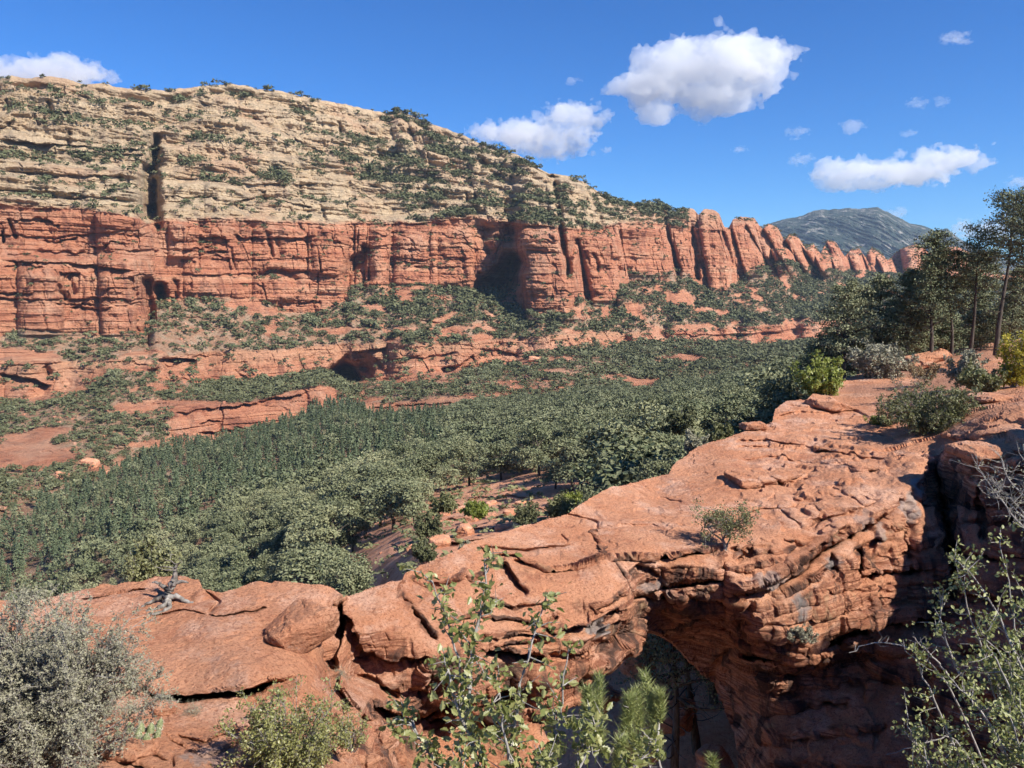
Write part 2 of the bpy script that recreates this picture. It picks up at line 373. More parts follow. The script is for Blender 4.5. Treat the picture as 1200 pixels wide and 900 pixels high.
rims = lambda x: crv(x, RIM) + 1.6 * fbm(x / 7.0, 0.3, 0.7, 4, 50)
cols = np.arange(-260, 1460.1, 0.9); nC = len(cols)
g = np.concatenate([np.linspace(0, 0.72, 620), np.linspace(0.72, 1, 90)[1:]]); nR = len(g)
wob = lambda c, amp, s: c + amp * fbm(cols / 34.0, 0.5, s * 1.7, 2, s)
rim = rims(cols)
PXg = np.broadcast_to(cols, (nR, nC)).copy()
PYg = rim + (950 - rim) * g[:, None]
bnd = np.maximum(wob(crv(cols, BND), 2.5, 3), rim + 0.5); rbs = np.maximum(wob(crv(cols, RBS), 3, 5), bnd + 1)
ltp = wob(crv(cols, LTP), 3.0, 7); lbt = np.maximum(wob(crv(cols, LBT), 5.0, 9), ltp + 4)
ntp = np.maximum(wob(crv(cols, NTP), 4.0, 11), lbt + 3); obt = np.maximum(wob(crv(cols, OBT), 5.0, 13), ntp + 3)
yb = crv(cols, YB); yb = np.convolve(np.pad(yb, 4, 'edge'), np.ones(9) / 9, 'valid')
yr = yb * 0.972
ybs = np.convolve(np.pad(yb, 55, 'edge'), np.ones(111) / 111, 'valid')
yrim = ybs * crv(cols, [(-260, 1.25), (450, 1.24), (640, 1.13), (760, 1.08), (850, 1.03), (1500, 1.02)])
yrs = np.convolve(np.pad(yr, 35, 'edge'), np.ones(71) / 71, 'valid')
yl = np.minimum(zY(cols, ltp, -56.0), yrs * 0.92); ym = yl * 0.972
yn = np.minimum(crv(cols, [(-260, 400), (0, 430), (100, 460), (200, 500), (300, 530), (400, 560), (550, 545), (750, 640), (900, 700), (1100, 720), (1500, 720)]), ym * 0.97)
yo = np.minimum(crv(cols, [(-260, 300), (0, 330), (100, 370), (200, 470), (300, 500), (400, 540), (550, 520), (750, 560), (900, 600), (1100, 600), (1500, 600)]), yn * 0.965)
p1y = crv(cols, [(-260, 650), (0, 640), (150, 600), (300, 560), (500, 530), (700, 500), (900, 470), (1000, 445), (1200, 432), (1500, 432)]); p1Y = crv(cols, [(-260, 280), (0, 290), (150, 275), (300, 300), (500, 260), (700, 290), (900, 280), (1000, 200), (1200, 150), (1500, 150)])
p2y = crv(cols, [(-260, 680), (0, 668), (150, 650), (300, 620), (500, 580), (700, 545), (900, 500), (1000, 465), (1200, 448), (1500, 448)]); p2Y = crv(cols, [(-260, 250), (0, 255), (150, 205), (300, 175), (500, 135), (700, 135), (900, 135), (1000, 90), (1200, 80), (1500, 80)])
p3y = crv(cols, [(-260, 715), (0, 705), (300, 700), (500, 640), (700, 592), (900, 545), (1000, 490), (1200, 470), (1500, 470)]); p3Y = crv(cols, [(-260, 230), (0, 220), (300, 118), (500, 68), (700, 76), (900, 80), (1000, 62), (1200, 62), (1500, 62)])
p4y = crv(cols, [(-260, 790), (300, 780), (400, 780), (500, 710), (700, 680), (900, 650), (1200, 620), (1500, 620)]); p4Y = crv(cols, [(-260, 200), (0, 180), (300, 90), (400, 66), (500, 46), (700, 45), (900, 48), (1200, 45), (1500, 45)])
p5y = np.full(nC, 955.0); p5Y = crv(cols, [(-260, 90), (0, 80), (400, 34), (700, 27), (900, 25), (1500, 25)])
KY = [rim, bnd, rbs, ltp, lbt, ntp, obt, p1y, p2y, p3y, p4y, p5y]
KD = [yrim, yb, yr, yl, ym, yn, yo, p1Y, p2Y, p3Y, p4Y, p5Y]
cliffband = crv(cols, [(-260, 0), (190, 0), (202, 1), (390, 1), (405, 0.5), (430, 0.8), (640, 0.6), (700, 0.15), (1500, 0.1)])
Yg = np.empty((nR, nC)); seg = np.zeros((nR, nC)); fr = np.zeros((nR, nC))
for j in range(nC):
    ky = np.array([k[j] for k in KY]); kd = np.array([k[j] for k in KD])
    ky = np.maximum.accumulate(ky + np.arange(len(ky)) * 0.02)
    Yg[:, j] = 1.0 / np.interp(PYg[:, j], ky, 1.0 / kd)
    s = np.clip(np.searchsorted(ky, PYg[:, j], 'right') - 1, 0, len(ky) - 2); seg[:, j] = s
    fr[:, j] = (PYg[:, j] - ky[s]) / (ky[s + 1] - ky[s])
# the caprock climbs in steps: steep faces and narrow benches
fs = fr * 6 + 0.9 * fbm(PXg / 110, 0.3, 0.8, 3, 90) + 0.35 * fbm(PXg / 30, PYg / 60, 0.8, 3, 92); fl_ = np.floor(fs); st_ = fl_ + ss(0.58, 0.98, fs - fl_); off_ = np.clip((st_ - fs) / 6, -.14, .14) * ss(0, .08, fr) * ss(1, .9, fr)
iY = 1 / Yg + np.where(seg == 0, off_ * 0.85, 0) * (1 / yb - 1 / yrim)[None] * ss(860, 760, PXg); Yg = 1 / iY
cliff = np.select([seg == 0, seg == 1, seg == 2, seg == 3, seg == 4, seg == 5], [0.80, 1.0, 0.0, 1.0, 0.05, np.broadcast_to(cliffband, seg.shape)], 0.0)
slope_rock = (seg == 0)
cliffS = blur(cliff, 2)

# buttresses, alcoves and clefts of the great wall (columns of the photograph, metres of relief)
def lobe(c, hw, d, y0, y1, lean=0.0, p=2.0):
    x = PXg - c - lean * (PYg - y0); q = np.clip(1 - np.abs(x / hw) ** p, 0, 1) ** 0.5
    return -d * q * ss(y0 - 4, y0 + 10, PYg) * np.where(PYg < y1, 1.0, np.exp(-np.maximum(PYg - y1, 0) / 7.0))
D = np.zeros((nR, nC))
for a in [(640, 36, 34, 268, 374, 0.12, 3), (700, 25, 30, 272, 352, 0.22, 3), (757, 30, 30, 262, 322, 0.1, 3), (745, 22, 16, 236, 268, 0.1), (790, 14, 22, 240, 322, 0.25), (816, 12, 18, 246, 300, 0.1), (833, 18, 30, 244, 340, 0.16, 3), (846, 10, 15, 250, 310, 0.3),
          (868, 14, 40, 256, 322, 0.28), (884, 14, 36, 256, 310, 0.55), (905, 15, 45, 262, 312, 0.6), (915, 13, 50, 290, 318, 0.3), (930, 16, 60, 272, 316, 0.6), (952, 14, 60, 286, 318, 0.6), (978, 10, 70, 282, 312, 0.3), (970, 16, 60, 298, 322, 0.3),
          (1000, 11, 70, 292, 320, 0.4), (1020, 13, 80, 290, 322, 0.4), (1035, 9, 70, 300, 322, 0.4), (1072, 18, 80, 285, 330, 0.1), (1120, 24, 80, 288, 330, 0.1),
          (487, 26, 14, 270, 336, 0.0), (530, 26, 12, 268, 330, 0), (445, 14, 20, 262, 340, -0.05), (424, 8, 16, 262, 330, 0), (385, 24, 15, 262, 320, 0), (330, 34, 9, 262, 350, 0), (255, 40, 9, 262, 345, 0), (215, 18, 12, 258, 300, 0),
          (90, 70, 16, 300, 392, 0, 4), (145, 34, 14, 250, 392, 0.05, 3), (20, 55, 12, 300, 388, 0, 4), (560, 18, 12, 160, 256, 0.2), (612, 34, 14, 182, 262, 0.25, 2), (665, 26, 16, 208, 262, 0.12, 2), (470, 16, 14, 135, 190, 0.3), (500, 14, 10, 145, 190, 0.3), (20, 60, 10, 190, 236, 0), (300, 60, 12, 205, 262, 0), (410, 34, 10, 130, 180, 0.1), (230, 44, 9, 215, 256, 0, 2), (130, 40, 10, 192, 250, 0.1)]:
    D += lobe(*a)
Yg += D
for poly, kind, d, w in [
    ([(185, 156), (182, 175), (180, 188)], 'crack', 26, 4), ([(184, 172), (181, 190), (178, 205)], 'crack', 45, 6.5), ([(181, 195), (172, 210), (176, 228), (174, 262)], 'crack', 62, 8), ([(183, 205), (182, 225), (184, 262)], 'crack', 40, 4.5), ([(176, 238), (178, 262), (190, 268)], 'crack', 30, 6),
    ([(575, 342), (588, 328), (600, 312), (606, 300)], 'crack', 42, 11), ([(560, 340), (600, 334)], 'crack', 28, 8),
    ([(648, 204), (654, 240), (657, 272), (663, 300), (668, 330)], 'crack', 34, 3.6), ([(676, 276), (668, 300), (664, 330)], 'crack', 22, 4),
    ([(572, 262), (568, 285), (578, 300)], 'crack', 12, 7), ([(590, 264), (612, 266)], 'step', 9, 18),
    ([(172, 322), (175, 350), (180, 384)], 'crack', 30, 6), ([(186, 330), (188, 352)], 'crack', 16, 6),
    ([(412, 300), (424, 318), (430, 334)], 'crack', 20, 10), ([(402, 330), (412, 318), (424, 300), (430, 284)], 'crack', 22, 6),
    ([(722, 300), (727, 320)], 'crack', 25, 5), ([(778, 250), (790, 300), (797, 322)], 'crack', 22, 3), ([(810, 262), (815, 300), (818, 330)], 'crack', 28, 3.5), ([(842, 256), (852, 290), (862, 316)], 'crack', 22, 3),
    ([(640, 210), (650, 206)], 'crack', 12, 3), ([(470, 134), (484, 160), (490, 182)], 'crack', 14, 2.5), ([(562, 186), (574, 200), (588, 210)], 'crack', 14, 4), ([(396, 140), (400, 165)], 'crack', 10, 3),
    ([(0, 160), (18, 166), (50, 168), (110, 172), (172, 178)], 'step', 14, 9), ([(60, 174), (120, 180), (176, 182)], 'step', 6, 5), ([(-100, 190), (0, 198), (90, 205), (160, 206)], 'step', 5, 6), ([(-100, 222), (0, 222), (80, 226), (168, 236)], 'step', 5, 5),
    ([(190, 228), (215, 231), (250, 229)], 'step', 7, 5), ([(270, 238), (300, 230), (345, 238), (370, 244)], 'step', 9, 8), ([(192, 206), (240, 210), (300, 216), (380, 214)], 'step', 6, 6),
    ([(270, 275), (290, 278), (330, 279), (372, 277)], 'step', 10, 6), ([(200, 282), (260, 282)], 'step', 5, 5), ([(0, 305), (40, 306), (100, 309), (160, 318)], 'step', 10, 8), ([(68, 318), (96, 320)], 'step', 12, 8), ([(-60, 270), (60, 278), (150, 268)], 'step', 5, 5),
    ([(-60, 345), (40, 350), (120, 348), (170, 352)], 'step', 5, 5), ([(300, 324), (330, 318), (352, 332)], 'crack', 9, 6), ([(200, 320), (260, 322), (330, 316), (400, 322)], 'step', 6, 5), ([(205, 300), (300, 304), (380, 300)], 'step', 4, 5),
    ([(440, 300), (500, 304), (560, 302)], 'step', 5, 5), ([(430, 290), (470, 284)], 'step', 6, 5), ([(480, 310), (550, 312)], 'step', 6, 7), ([(614, 290), (640, 294), (665, 296)], 'step', 5, 5), ([(614, 326), (650, 332)], 'step', 5, 5), ([(700, 312), (722, 314)], 'step', 4, 5),
    ([(566, 338), (580, 330), (594, 318), (604, 306)], 'hollow', 40, 11), ([(588, 336), (604, 332)], 'hollow', 30, 8), ([(404, 436), (414, 450), (420, 462)], 'hollow', 30, 11), ([(396, 442), (424, 438)], 'hollow', 34, 13), ([(424, 424), (440, 430)], 'hollow', 12, 8), ([(186, 338), (190, 346)], 'hollow', 18, 7),
    # the lower band
    ([(0, 437), (30, 442), (62, 451)], 'step', 12, 9), ([(52, 428), (58, 440)], 'crack', 8, 3), ([(180, 430), (184, 446)], 'crack', 14, 6), ([(184, 421), (205, 420), (232, 421)], 'step', 13, 14),
    ([(330, 437), (365, 436)], 'step', 9, 5), ([(392, 425), (402, 436), (410, 452)], 'crack', 26, 14), ([(410, 412), (440, 408), (456, 406)], 'step', 14, 12), ([(458, 420), (500, 418), (540, 410)], 'step', 6, 5), ([(516, 432), (540, 426), (556, 416)], 'step', 16, 9),
    ([(560, 408), (600, 412), (612, 418)], 'step', 9, 8), ([(616, 424), (630, 420)], 'step', 8, 5), ([(780, 392), (830, 392), (880, 390), (960, 384)], 'step', 9, 8), ([(730, 392), (738, 404)], 'crack', 10, 5), ([(848, 388), (850, 402)], 'crack', 8, 4), ([(893, 386), (896, 400)], 'crack', 8, 4),
    ([(200, 484), (280, 474), (370, 458)], 'rise', 5, 6), ([(230, 506), (300, 500), (333, 498)], 'step', 8, 5), ([(430, 478), (470, 474), (540, 470)], 'step', 5, 4), ([(550, 470), (580, 462)], 'step', 8, 5), ([(600, 442), (640, 446)], 'step', 6, 4),
    ([(455, 446), (520, 440)], 'rise', 5, 5), ([(540, 372), (560, 366), (600, 366)], 'step', 4, 5), ([(440, 376), (500, 374), (520, 378)], 'step', 6, 5), ([(440, 392), (500, 390)], 'step', 5, 4),
    ([(920, 326), (950, 322), (975, 324)], 'step', 9, 7), ([(910, 350), (950, 348), (980, 350)], 'step', 7, 5),
    ([(640, 455), (720, 448)], 'step', 4, 4), ([(800, 430), (860, 428)], 'step', 4, 4),
    # ledges of the rocky knoll behind the arch
    ([(540, 585), (575, 583), (600, 580), (625, 583)], 'step', 3.0, 5), ([(510, 612), (540, 606), (580, 603), (630, 600), (680, 597)], 'step', 3.0, 5), ([(500, 622), (540, 620), (600, 616)], 'step', 2.0, 4), ([(455, 640), (500, 636), (540, 634), (570, 628)], 'step', 3.0, 6),
    ([(560, 596), (600, 594), (650, 592)], 'step', 1.6, 4)]:
    carve(Yg, PXg, PYg, poly, kind, d, w, 2.0, int(abs(poly[0][0])) % 37)

r2 = np.random.default_rng(91)
for k in range(70):                          # inclined cross beds of the cream caprock
    x0 = r2.uniform(-150, 640); y0 = r2.uniform(crv(x0, RIM) + 6, crv(x0, BND) - 4); ln = r2.uniform(10, 34); sl = r2.uniform(-0.05, 0.55) if x0 < 420 else r2.uniform(0.1, 0.75)
    carve(Yg, PXg, PYg, [(x0, y0), (x0 + ln * .5, y0 + sl * ln * .5 + r2.uniform(-3, 3)), (x0 + ln, y0 + sl * ln)], 'step', r2.uniform(2, 6), r2.uniform(3, 8), 3, k)
for k in range(46):
    x0 = r2.uniform(-100, 860); y0 = r2.uniform(crv(x0, RIM) + 10, crv(x0, BND) - 6); ln = r2.uniform(8, 26)
    carve(Yg, PXg, PYg, [(x0, y0), (x0 + r2.uniform(-2, 8), y0 + ln)], 'crack', r2.uniform(4, 10), r2.uniform(1.5, 3.5), 4, k)
for k in range(90):                           # bedding shadows of the red wall
    x0 = r2.uniform(-150, 720); y0 = r2.uniform(crv(x0, BND) + 5, crv(x0, RBS) - 5); ln = r2.uniform(14, 60)
    carve(Yg, PXg, PYg, [(x0, y0), (x0 + ln * .5, y0 + r2.uniform(-3, 3)), (x0 + ln, y0 + r2.uniform(-4, 4))], 'step', r2.uniform(2, 7), r2.uniform(2.5, 7), 4, k)
for k in range(40):
    x0 = r2.uniform(-100, 1000); y0 = r2.uniform(crv(x0, BND) + 4, crv(x0, RBS) - 14); ln = r2.uniform(10, 30)
    carve(Yg, PXg, PYg, [(x0, y0), (x0 + r2.uniform(0, 8), y0 + ln)], 'crack', r2.uniform(3, 9), r2.uniform(1.5, 4), 5, k)
for k in range(70):                           # small outcrops on the slopes
    x0 = r2.uniform(-100, 1000); y0 = r2.uniform(crv(x0, RBS) + 4, crv(x0, OBT)); ln = r2.uniform(12, 50)
    carve(Yg, PXg, PYg, [(x0, y0), (x0 + ln * .5, y0 + r2.uniform(-3, 3)), (x0 + ln, y0 + r2.uniform(-3, 3))], 'step', r2.uniform(2, 6), r2.uniform(2, 4), 4, k)
P = W(PXg, PYg, Yg)
X, Yw, Z = P[..., 0], P[..., 1], P[..., 2]
soilk = np.select([seg == 0, seg == 1, seg == 3], [0.0, 0.0, 0.0], 1.0)
soilk = np.where(seg == 5, 1 - cliffband, soilk)
warp = 5 * fbm(X / 160, Yw / 160, 0.2, 3, 21) + 0.02 * X
t1, v1 = layer_table(-220, 420, 6.0, 15.0, 3); t2, v2 = layer_table(-220, 420, 1.4, 5.0, 4); t3, v3 = layer_table(-220, 420, 0.5, 1.6, 5)
zw = Z + warp
mod1 = 0.55 + 0.75 * fbm(X / 70, Yw / 70, Z / 30, 3, 31); mod2 = 0.5 + 0.9 * fbm(X / 26, Yw / 26, Z / 14, 3, 33)
d = 3.0 * np.interp(zw, t1, v1) * mod1 + 1.7 * np.interp(zw + 1.5 * fbm(X / 30, Yw / 30, 0, 2, 22), t2, v2) * mod2 + 0.55 * np.interp(zw, t3, v3)
jn = np.abs(noise(X / 34, Yw / 34, Z / 420, 41) + 0.25 * noise(X / 12, Yw / 12, Z / 25, 48)); jm = ss(-0.15, 0.3, fbm(X / 50, Yw / 50, Z / 40, 3, 51)); d -= np.where(seg == 0, 1.5, 4.5) * jm * ss(0.07, 0.0, jn)
jn = np.abs(noise(X / 15 + 3, Yw / 15, Z / 160, 42) + 0.3 * noise(X / 6, Yw / 6, Z / 12, 49)); d -= np.where(seg == 0, 0.6, 1.6) * (1.1 - jm) * ss(0.10, 0.0, jn)
blk = fbm(X / 20, Yw / 20, Z / 26, 4, 43); d += 3.0 * np.sign(blk) * np.abs(blk) ** 0.8
ub = 0.8 * X + 0.6 * Yw + 4 * fbm(X / 25, Yw / 25, Z / 12, 3, 52); zb = zw + 1.2 * fbm(X / 18, Yw / 18, Z / 9, 3, 53)
d += 2.3 * blocks(ub, zb, -260, 460, 6, 15, 26, 54) + 0.8 * blocks(ub * 1.0 + 50, zb, -260, 460, 2.2, 5, 10, 58)
d += 1.5 * fbm(X / 6, Yw / 6, Z / 5, 4, 44)
inc = (seg == 0)
ridg = (1 - np.abs(fbm((X + 0.6 * Z) / 30, Yw / 30, (Z - 0.5 * X) / 13, 4, 45)) * 2.4)
xb = fbm((X + 0.8 * Z) / 22, Yw / 40, (Z + 0.26 * X) / 6.0, 5, 147); xb2 = fbm(X / 26, Yw / 50, Z / 3.0, 5, 148)
pick = ss(-0.05, 0.2, fbm(X / 90, Yw / 90, Z / 40, 2, 149)) * 0.8
crag = 1 - 2.2 * np.abs(fbm(X / 16, Yw / 16, Z / 14, 5, 146, 0.6))
d = np.where(inc, d * 1.15 + 1.0 * ridg + 1.4 * np.interp(zw, t1, v1) + 2.6 * np.tanh(4.0 * (xb * pick + xb2 * (1 - pick))) + 4.5 * crag * ss(-0.35, 0.25, fbm(X / 70, Yw / 70, Z / 50, 3, 145)), d + 0.4 * np.tanh(4 * xb2))
soft = 1.2 * fbm(X / 22, Yw / 22, 0.1, 5, 46) * np.clip(Yw / 300, 0.25, 1.5)
outc = ss(0.10, 0.3, fbm(X / 34, Yw / 34, Z / 9, 4, 47)) * (soilk > 0.5) * np.isin(seg, [2, 4, 5])
soft = soft + outc * (1.2 + 1.6 * np.interp(zw, t2, v2))
amp = np.clip(Yw / 750, 0.3, 1.0)
disp = cliffS * d * amp * 1.15 + (1 - cliffS) * soft
rh = np.stack([X, Yw, np.zeros_like(X)], -1); rh /= np.linalg.norm(rh, axis=-1, keepdims=True)
rimfade = ss(0, 0.012, g)[:, None]
P = P - rh * (disp * rimfade * ss(0, 4, np.abs(seg[:, :1] * 0 + 5)))[..., None]
# low ground keeps small up and down relief of its own
lowk = (seg >= 6)
P[..., 2] += np.where(lowk, 1.6 * fbm(X / 18, Yw / 18, 0, 4, 61) * np.clip(Yw / 150, 0.2, 1), 0)
# back of the mesa, well behind the rim
back = []
for dy, dz in ((1.02, 1.012), (1.2, 1.10), (1.5, 1.0)):
    b = P[0] * np.array([dy, dy, 1.0]); b[:, 2] = P[0][:, 2] * dz - 3; back.append(b)
b = back[-1] * np.array([1.3, 1.3, 0]) + np.array([0, 0, -130.0]); back.append(b)
PB = np.concatenate([np.stack(back[::-1]), P])
cream = (seg == 0) * ss(900, 700, PXg + 30 * fbm(PXg / 20, PYg / 9, 0, 3, 70)) * ss(-4, 6, bnd[None] - PYg + 4 * fbm(PXg / 9, PYg / 9, 0, 3, 71))
cream = np.maximum(cream, 0.9 * ss(300, 235, PYg) * ss(760, 800, PXg) * ss(262, 250, PYg + 4 * fbm(PXg / 8, PYg / 8, 0, 3, 72)) * (PXg < 930) * 0.6)
buff = 0.75 * (seg == 3) * ss(0.9, 0.1, fr) * (0.5 + 0.7 * fbm(PXg / 60, 0.4, 0.4, 3, 73)) * (PXg < 760)
soil = np.clip(blur(soilk.astype(float), 1) - outc * 0.9, 0, 1)
pad = lambda A: np.concatenate([np.repeat(A[:1], 4, 0), A]).ravel()
V = PB.reshape(-1, 3); F = gridfaces(nR + 4, nC)
F = F[:, ::-1]
mesa = mesh_np('mesa_terrain', V, F, M_MESA, False, dict(near=pad(ss(190, 105, Yg)), cream=pad(cream), buff=pad(np.clip(buff, 0, 1)), soil=pad(soil)))
tag(mesa, kind='structure')
TN = gnormal(P)

# ------------------------------------------------------------------ distant mountain
mt = NT('distant_mountain', 0.95, 0.05)
n1 = mt.noise(0.011, 8, 0.75, mt.mp((1, 1, 0.45))); n2 = mt.noise(0.03, 5, 0.7)
mc = mt.ramp(n1, [(0.48, (0.030, 0.045, 0.033)), (0.55, (0.065, 0.075, 0.06)), (0.575, (0.27, 0.245, 0.21)), (0.66, (0.40, 0.355, 0.30))])
mc = mt.mix(mt.ramp(n2, [(0.50, 0.0), (0.58, 0.8)]), mc, (0.045, 0.058, 0.040))
M_MT = mt.done(mc, mt.bump(n1, 40, 0.8))
mcx = np.arange(780, 1330, 1.2); nc = len(mcx); gr = np.linspace(0, 1, 150)
mrim = crv(mcx, [(780, 300), (860, 275), (905, 261), (930, 255), (955, 247), (985, 244), (1012, 244), (1029, 243), (1038, 248), (1052, 254), (1065, 262), (1082, 264), (1096, 270), (1110, 268), (1120, 276), (1145, 290), (1200, 312), (1330, 340)]) + 2.2 * fbm(mcx / 14, 0.2, 0.2, 5, 80, 0.6)
PXm = np.broadcast_to(mcx, (150, nc)); PYm = mrim + (352 - mrim) * gr[:, None]
Ym = 1 / (1 / 5600 + (1 / 4000 - 1 / 5600) * np.broadcast_to(gr[:, None], PXm.shape) ** 0.9)
Pm = W(PXm, PYm, Ym); xx, yy, zz = Pm[..., 0], Pm[..., 1], Pm[..., 2]
# spurs that come down towards the right
s = xx - 1.1 * (zz.max() - zz); rd = 1 - 2.6 * np.abs(fbm(s / 260, 0.3, zz / 900, 3, 81)); rd2 = 1 - 2.4 * np.abs(fbm(s / 90, 0.7, zz / 260, 4, 82))
dd = (70 * rd + 60 * rd2 + 90 * fbm(xx / 70, 0.5, zz / 60, 5, 83, 0.6)) * ss(0, 0.12, gr)[:, None]
Pm = Pm - np.stack([xx, yy, 0 * xx], -1) / np.hypot(xx, yy)[..., None] * dd[..., None]
bk = np.stack([Pm[0] * np.array([1.4, 1.4, 0]) + np.array([0, 0, -100.0]), Pm[0] * np.array([1.1, 1.1, 0.9])])
mountain = mesh_np('mountain', np.concatenate([bk, Pm]).reshape(-1, 3), gridfaces(152, nc)[:, ::-1], M_MT, False)
tag(mountain, kind='structure')
# the ground runs on to the horizon below everything
M_GR = NT('far_ground', 0.95, 0.05); gm = M_GR.done(M_GR.ramp(M_GR.noise(0.01, 6, 0.7), [(0.4, (0.06, 0.075, 0.045)), (0.6, (0.30, 0.15, 0.10))]))
gp = np.array([[-30000, -9000, -135], [30000, -9000, -135], [30000, 45000, -135], [-30000, 45000, -135]], float)
tag(mesh_np('ground', gp, [[0, 1, 2, 3]], gm), kind='structure')

# ------------------------------------------------------------------ the natural arch, the ledge left of it and the wall right of it
CT = [(-150, 720, 9.3), (0, 700, 10.2), (100, 692, 11), (180, 683, 11.3), (235, 690, 11), (320, 686, 11.2), (385, 690, 11.2), (-150, 780, 8.6), (100, 750, 9.6), (200, 750, 9.7), (300, 750, 9.6), (375, 750, 10.1),
      (180, 808, 8.5), (290, 800, 8.5), (360, 800, 8.9), (100, 808, 8.3), (200, 830, 8.3), (290, 825, 8.4), (100, 860, 7.6), (200, 880, 7.3), (300, 880, 7.5), (0, 880, 7.3), (400, 870, 8.2), (420, 845, 8.8), (400, 900, 7.6), (-150, 900, 7.0), (0, 1000, 5.5), (400, 1000, 5.8), (200, 1000, 5.5), (-150, 1000, 5.5),
      (404, 702, 11.3), (470, 684, 12.0), (405, 730, 10.9), (430, 745, 10.8), (480, 740, 11.0), (420, 790, 10.8), (500, 790, 10.75), (540, 790, 11.0), (470, 835, 10.9), (500, 862, 11.9), (560, 842, 12.3), (470, 885, 10.5), (450, 905, 8.8),
      (482, 682, 12.3), (520, 650, 13.0), (560, 632, 13.8), (640, 608, 15.5), (700, 582, 17.5), (785, 556, 20), (770, 575, 19), (800, 538, 21.5), (880, 502, 24.5), (950, 470, 28), (1010, 455, 31), (600, 400, 24), (800, 430, 34), (300, 600, 14), (450, 600, 15), (0, 600, 14),
      (540, 700, 12.1), (600, 690, 12.6), (600, 720, 12.1), (640, 740, 12.1), (600, 770, 11.9), (680, 720, 12.6), (735, 700, 13.3), (735, 735, 13.2), (700, 770, 12.6), (640, 790, 12.2), (590, 795, 12.0), (640, 665, 13.3), (700, 655, 13.8),
      (620, 820, 12.6), (620, 860, 12.4), (560, 880, 12.2), (640, 900, 12), (560, 1000, 11), (640, 1000, 11), (680, 800, 12.8),
      (750, 620, 15.5), (700, 620, 15.4), (640, 640, 14.2), (800, 600, 17.0), (750, 652, 14.1), (800, 652, 14.3), (845, 664, 14.4), (868, 688, 14.4), (850, 600, 17), (850, 560, 19.3), (900, 560, 19.4), (900, 600, 17), (950, 600, 16.8), (950, 540, 21), (1000, 560, 18.6), (1000, 500, 24.5), (1040, 520, 22), (1060, 550, 19), (900, 520, 22.7), (1050, 450, 31.5), (900, 640, 15.2),
      (920, 672, 14.8), (965, 641, 15.6), (1000, 622, 16.1), (1050, 590, 17.2), (1080, 562, 18.3),
      (750, 680, 14.0), (800, 690, 14.4), (850, 700, 14.6), (900, 700, 14.7), (960, 680, 15.2), (1020, 640, 16.2), (1060, 612, 16.9), (1085, 600, 17.6), (880, 740, 14.7), (950, 740, 14.9), (1020, 700, 15.8), (1080, 680, 16.5), (940, 763, 14.9), (1000, 752, 15.6), (1095, 720, 16.5),
      (940, 782, 16.3), (1000, 775, 16.5), (880, 770, 16.0), (850, 735, 15.9), (800, 722, 15.4), (760, 716, 14.9), (850, 765, 17), (800, 755, 17.8), (840, 795, 18.4), (770, 738, 16.8),
      (900, 805, 16.8), (1000, 805, 16.4), (870, 850, 17.9), (905, 850, 16.6), (1000, 850, 15.8), (905, 900, 16), (1000, 900, 15.2), (1080, 850, 15.5), (1080, 780, 16), (872, 900, 17.2), (950, 1000, 15), (872, 1000, 16.5), (1100, 1000, 14), (1080, 900, 15),
      (1102, 565, 19.6), (1125, 560, 18), (1200, 545, 16.5), (1110, 520, 20.4), (1150, 520, 18), (1200, 518, 17.2), (1150, 600, 17), (1200, 600, 16.2), (1150, 700, 16), (1200, 700, 15.6), (1200, 800, 14.8), (1150, 800, 15), (1200, 900, 14.2), (1300, 600, 15.2), (1300, 520, 16.2), (1300, 800, 14), (1420, 600, 14.6), (1420, 520, 15.4), (1420, 900, 13), (1420, 1000, 12.5),
      (1090, 480, 24.5), (1150, 480, 21.8), (1200, 480, 20), (1300, 480, 18.5), (1050, 432, 37), (1100, 422, 40), (1200, 405, 44), (1200, 432, 31), (1150, 432, 33), (1000, 442, 35), (1300, 420, 30), (1420, 400, 32), (1420, 460, 19), (1100, 450, 30)]
SIL = [(-160, 722), (0, 706), (60, 700), (120, 688), (168, 682), (186, 676), (212, 676), (233, 680), (239, 692), (262, 694), (300, 683), (330, 683), (375, 686), (391, 690), (399, 700), (430, 692), (470, 680), (474, 672), (500, 662), (520, 652), (548, 638), (560, 633), (600, 621), (640, 609), (666, 602), (690, 585), (715, 572), (745, 566), (784, 556),
       (788, 547), (796, 540), (808, 532), (818, 524), (850, 514), (872, 506), (905, 496), (908, 480), (922, 470), (945, 468), (962, 452), (980, 446), (1010, 438), (1050, 430), (1066, 422), (1100, 412), (1130, 408), (1170, 400), (1240, 394), (1440, 384)]
OPEN = [(744, 741), (762, 737), (778, 745), (795, 757), (806, 770), (822, 782), (838, 800), (846, 822), (853, 842), (862, 862), (866, 885), (868, 1010), (655, 1010), (648, 930), (650, 890), (642, 862), (654, 838), (668, 824), (676, 812), (690, 806), (688, 792), (706, 782), (722, 770), (738, 764)]
step = 0.8
nx = np.arange(-150, 1420, step); ny = np.arange(380, 1000, step)
PXn, PYn = np.meshgrid(nx, ny)
Yn = rbf(CT, PXn, PYn)
C = lambda poly, kind, d, w, wob=1.5: carve(Yn, PXn, PYn, poly, kind, d, w, wob, int(abs(poly[0][0] * 3 + poly[0][1])) % 61)
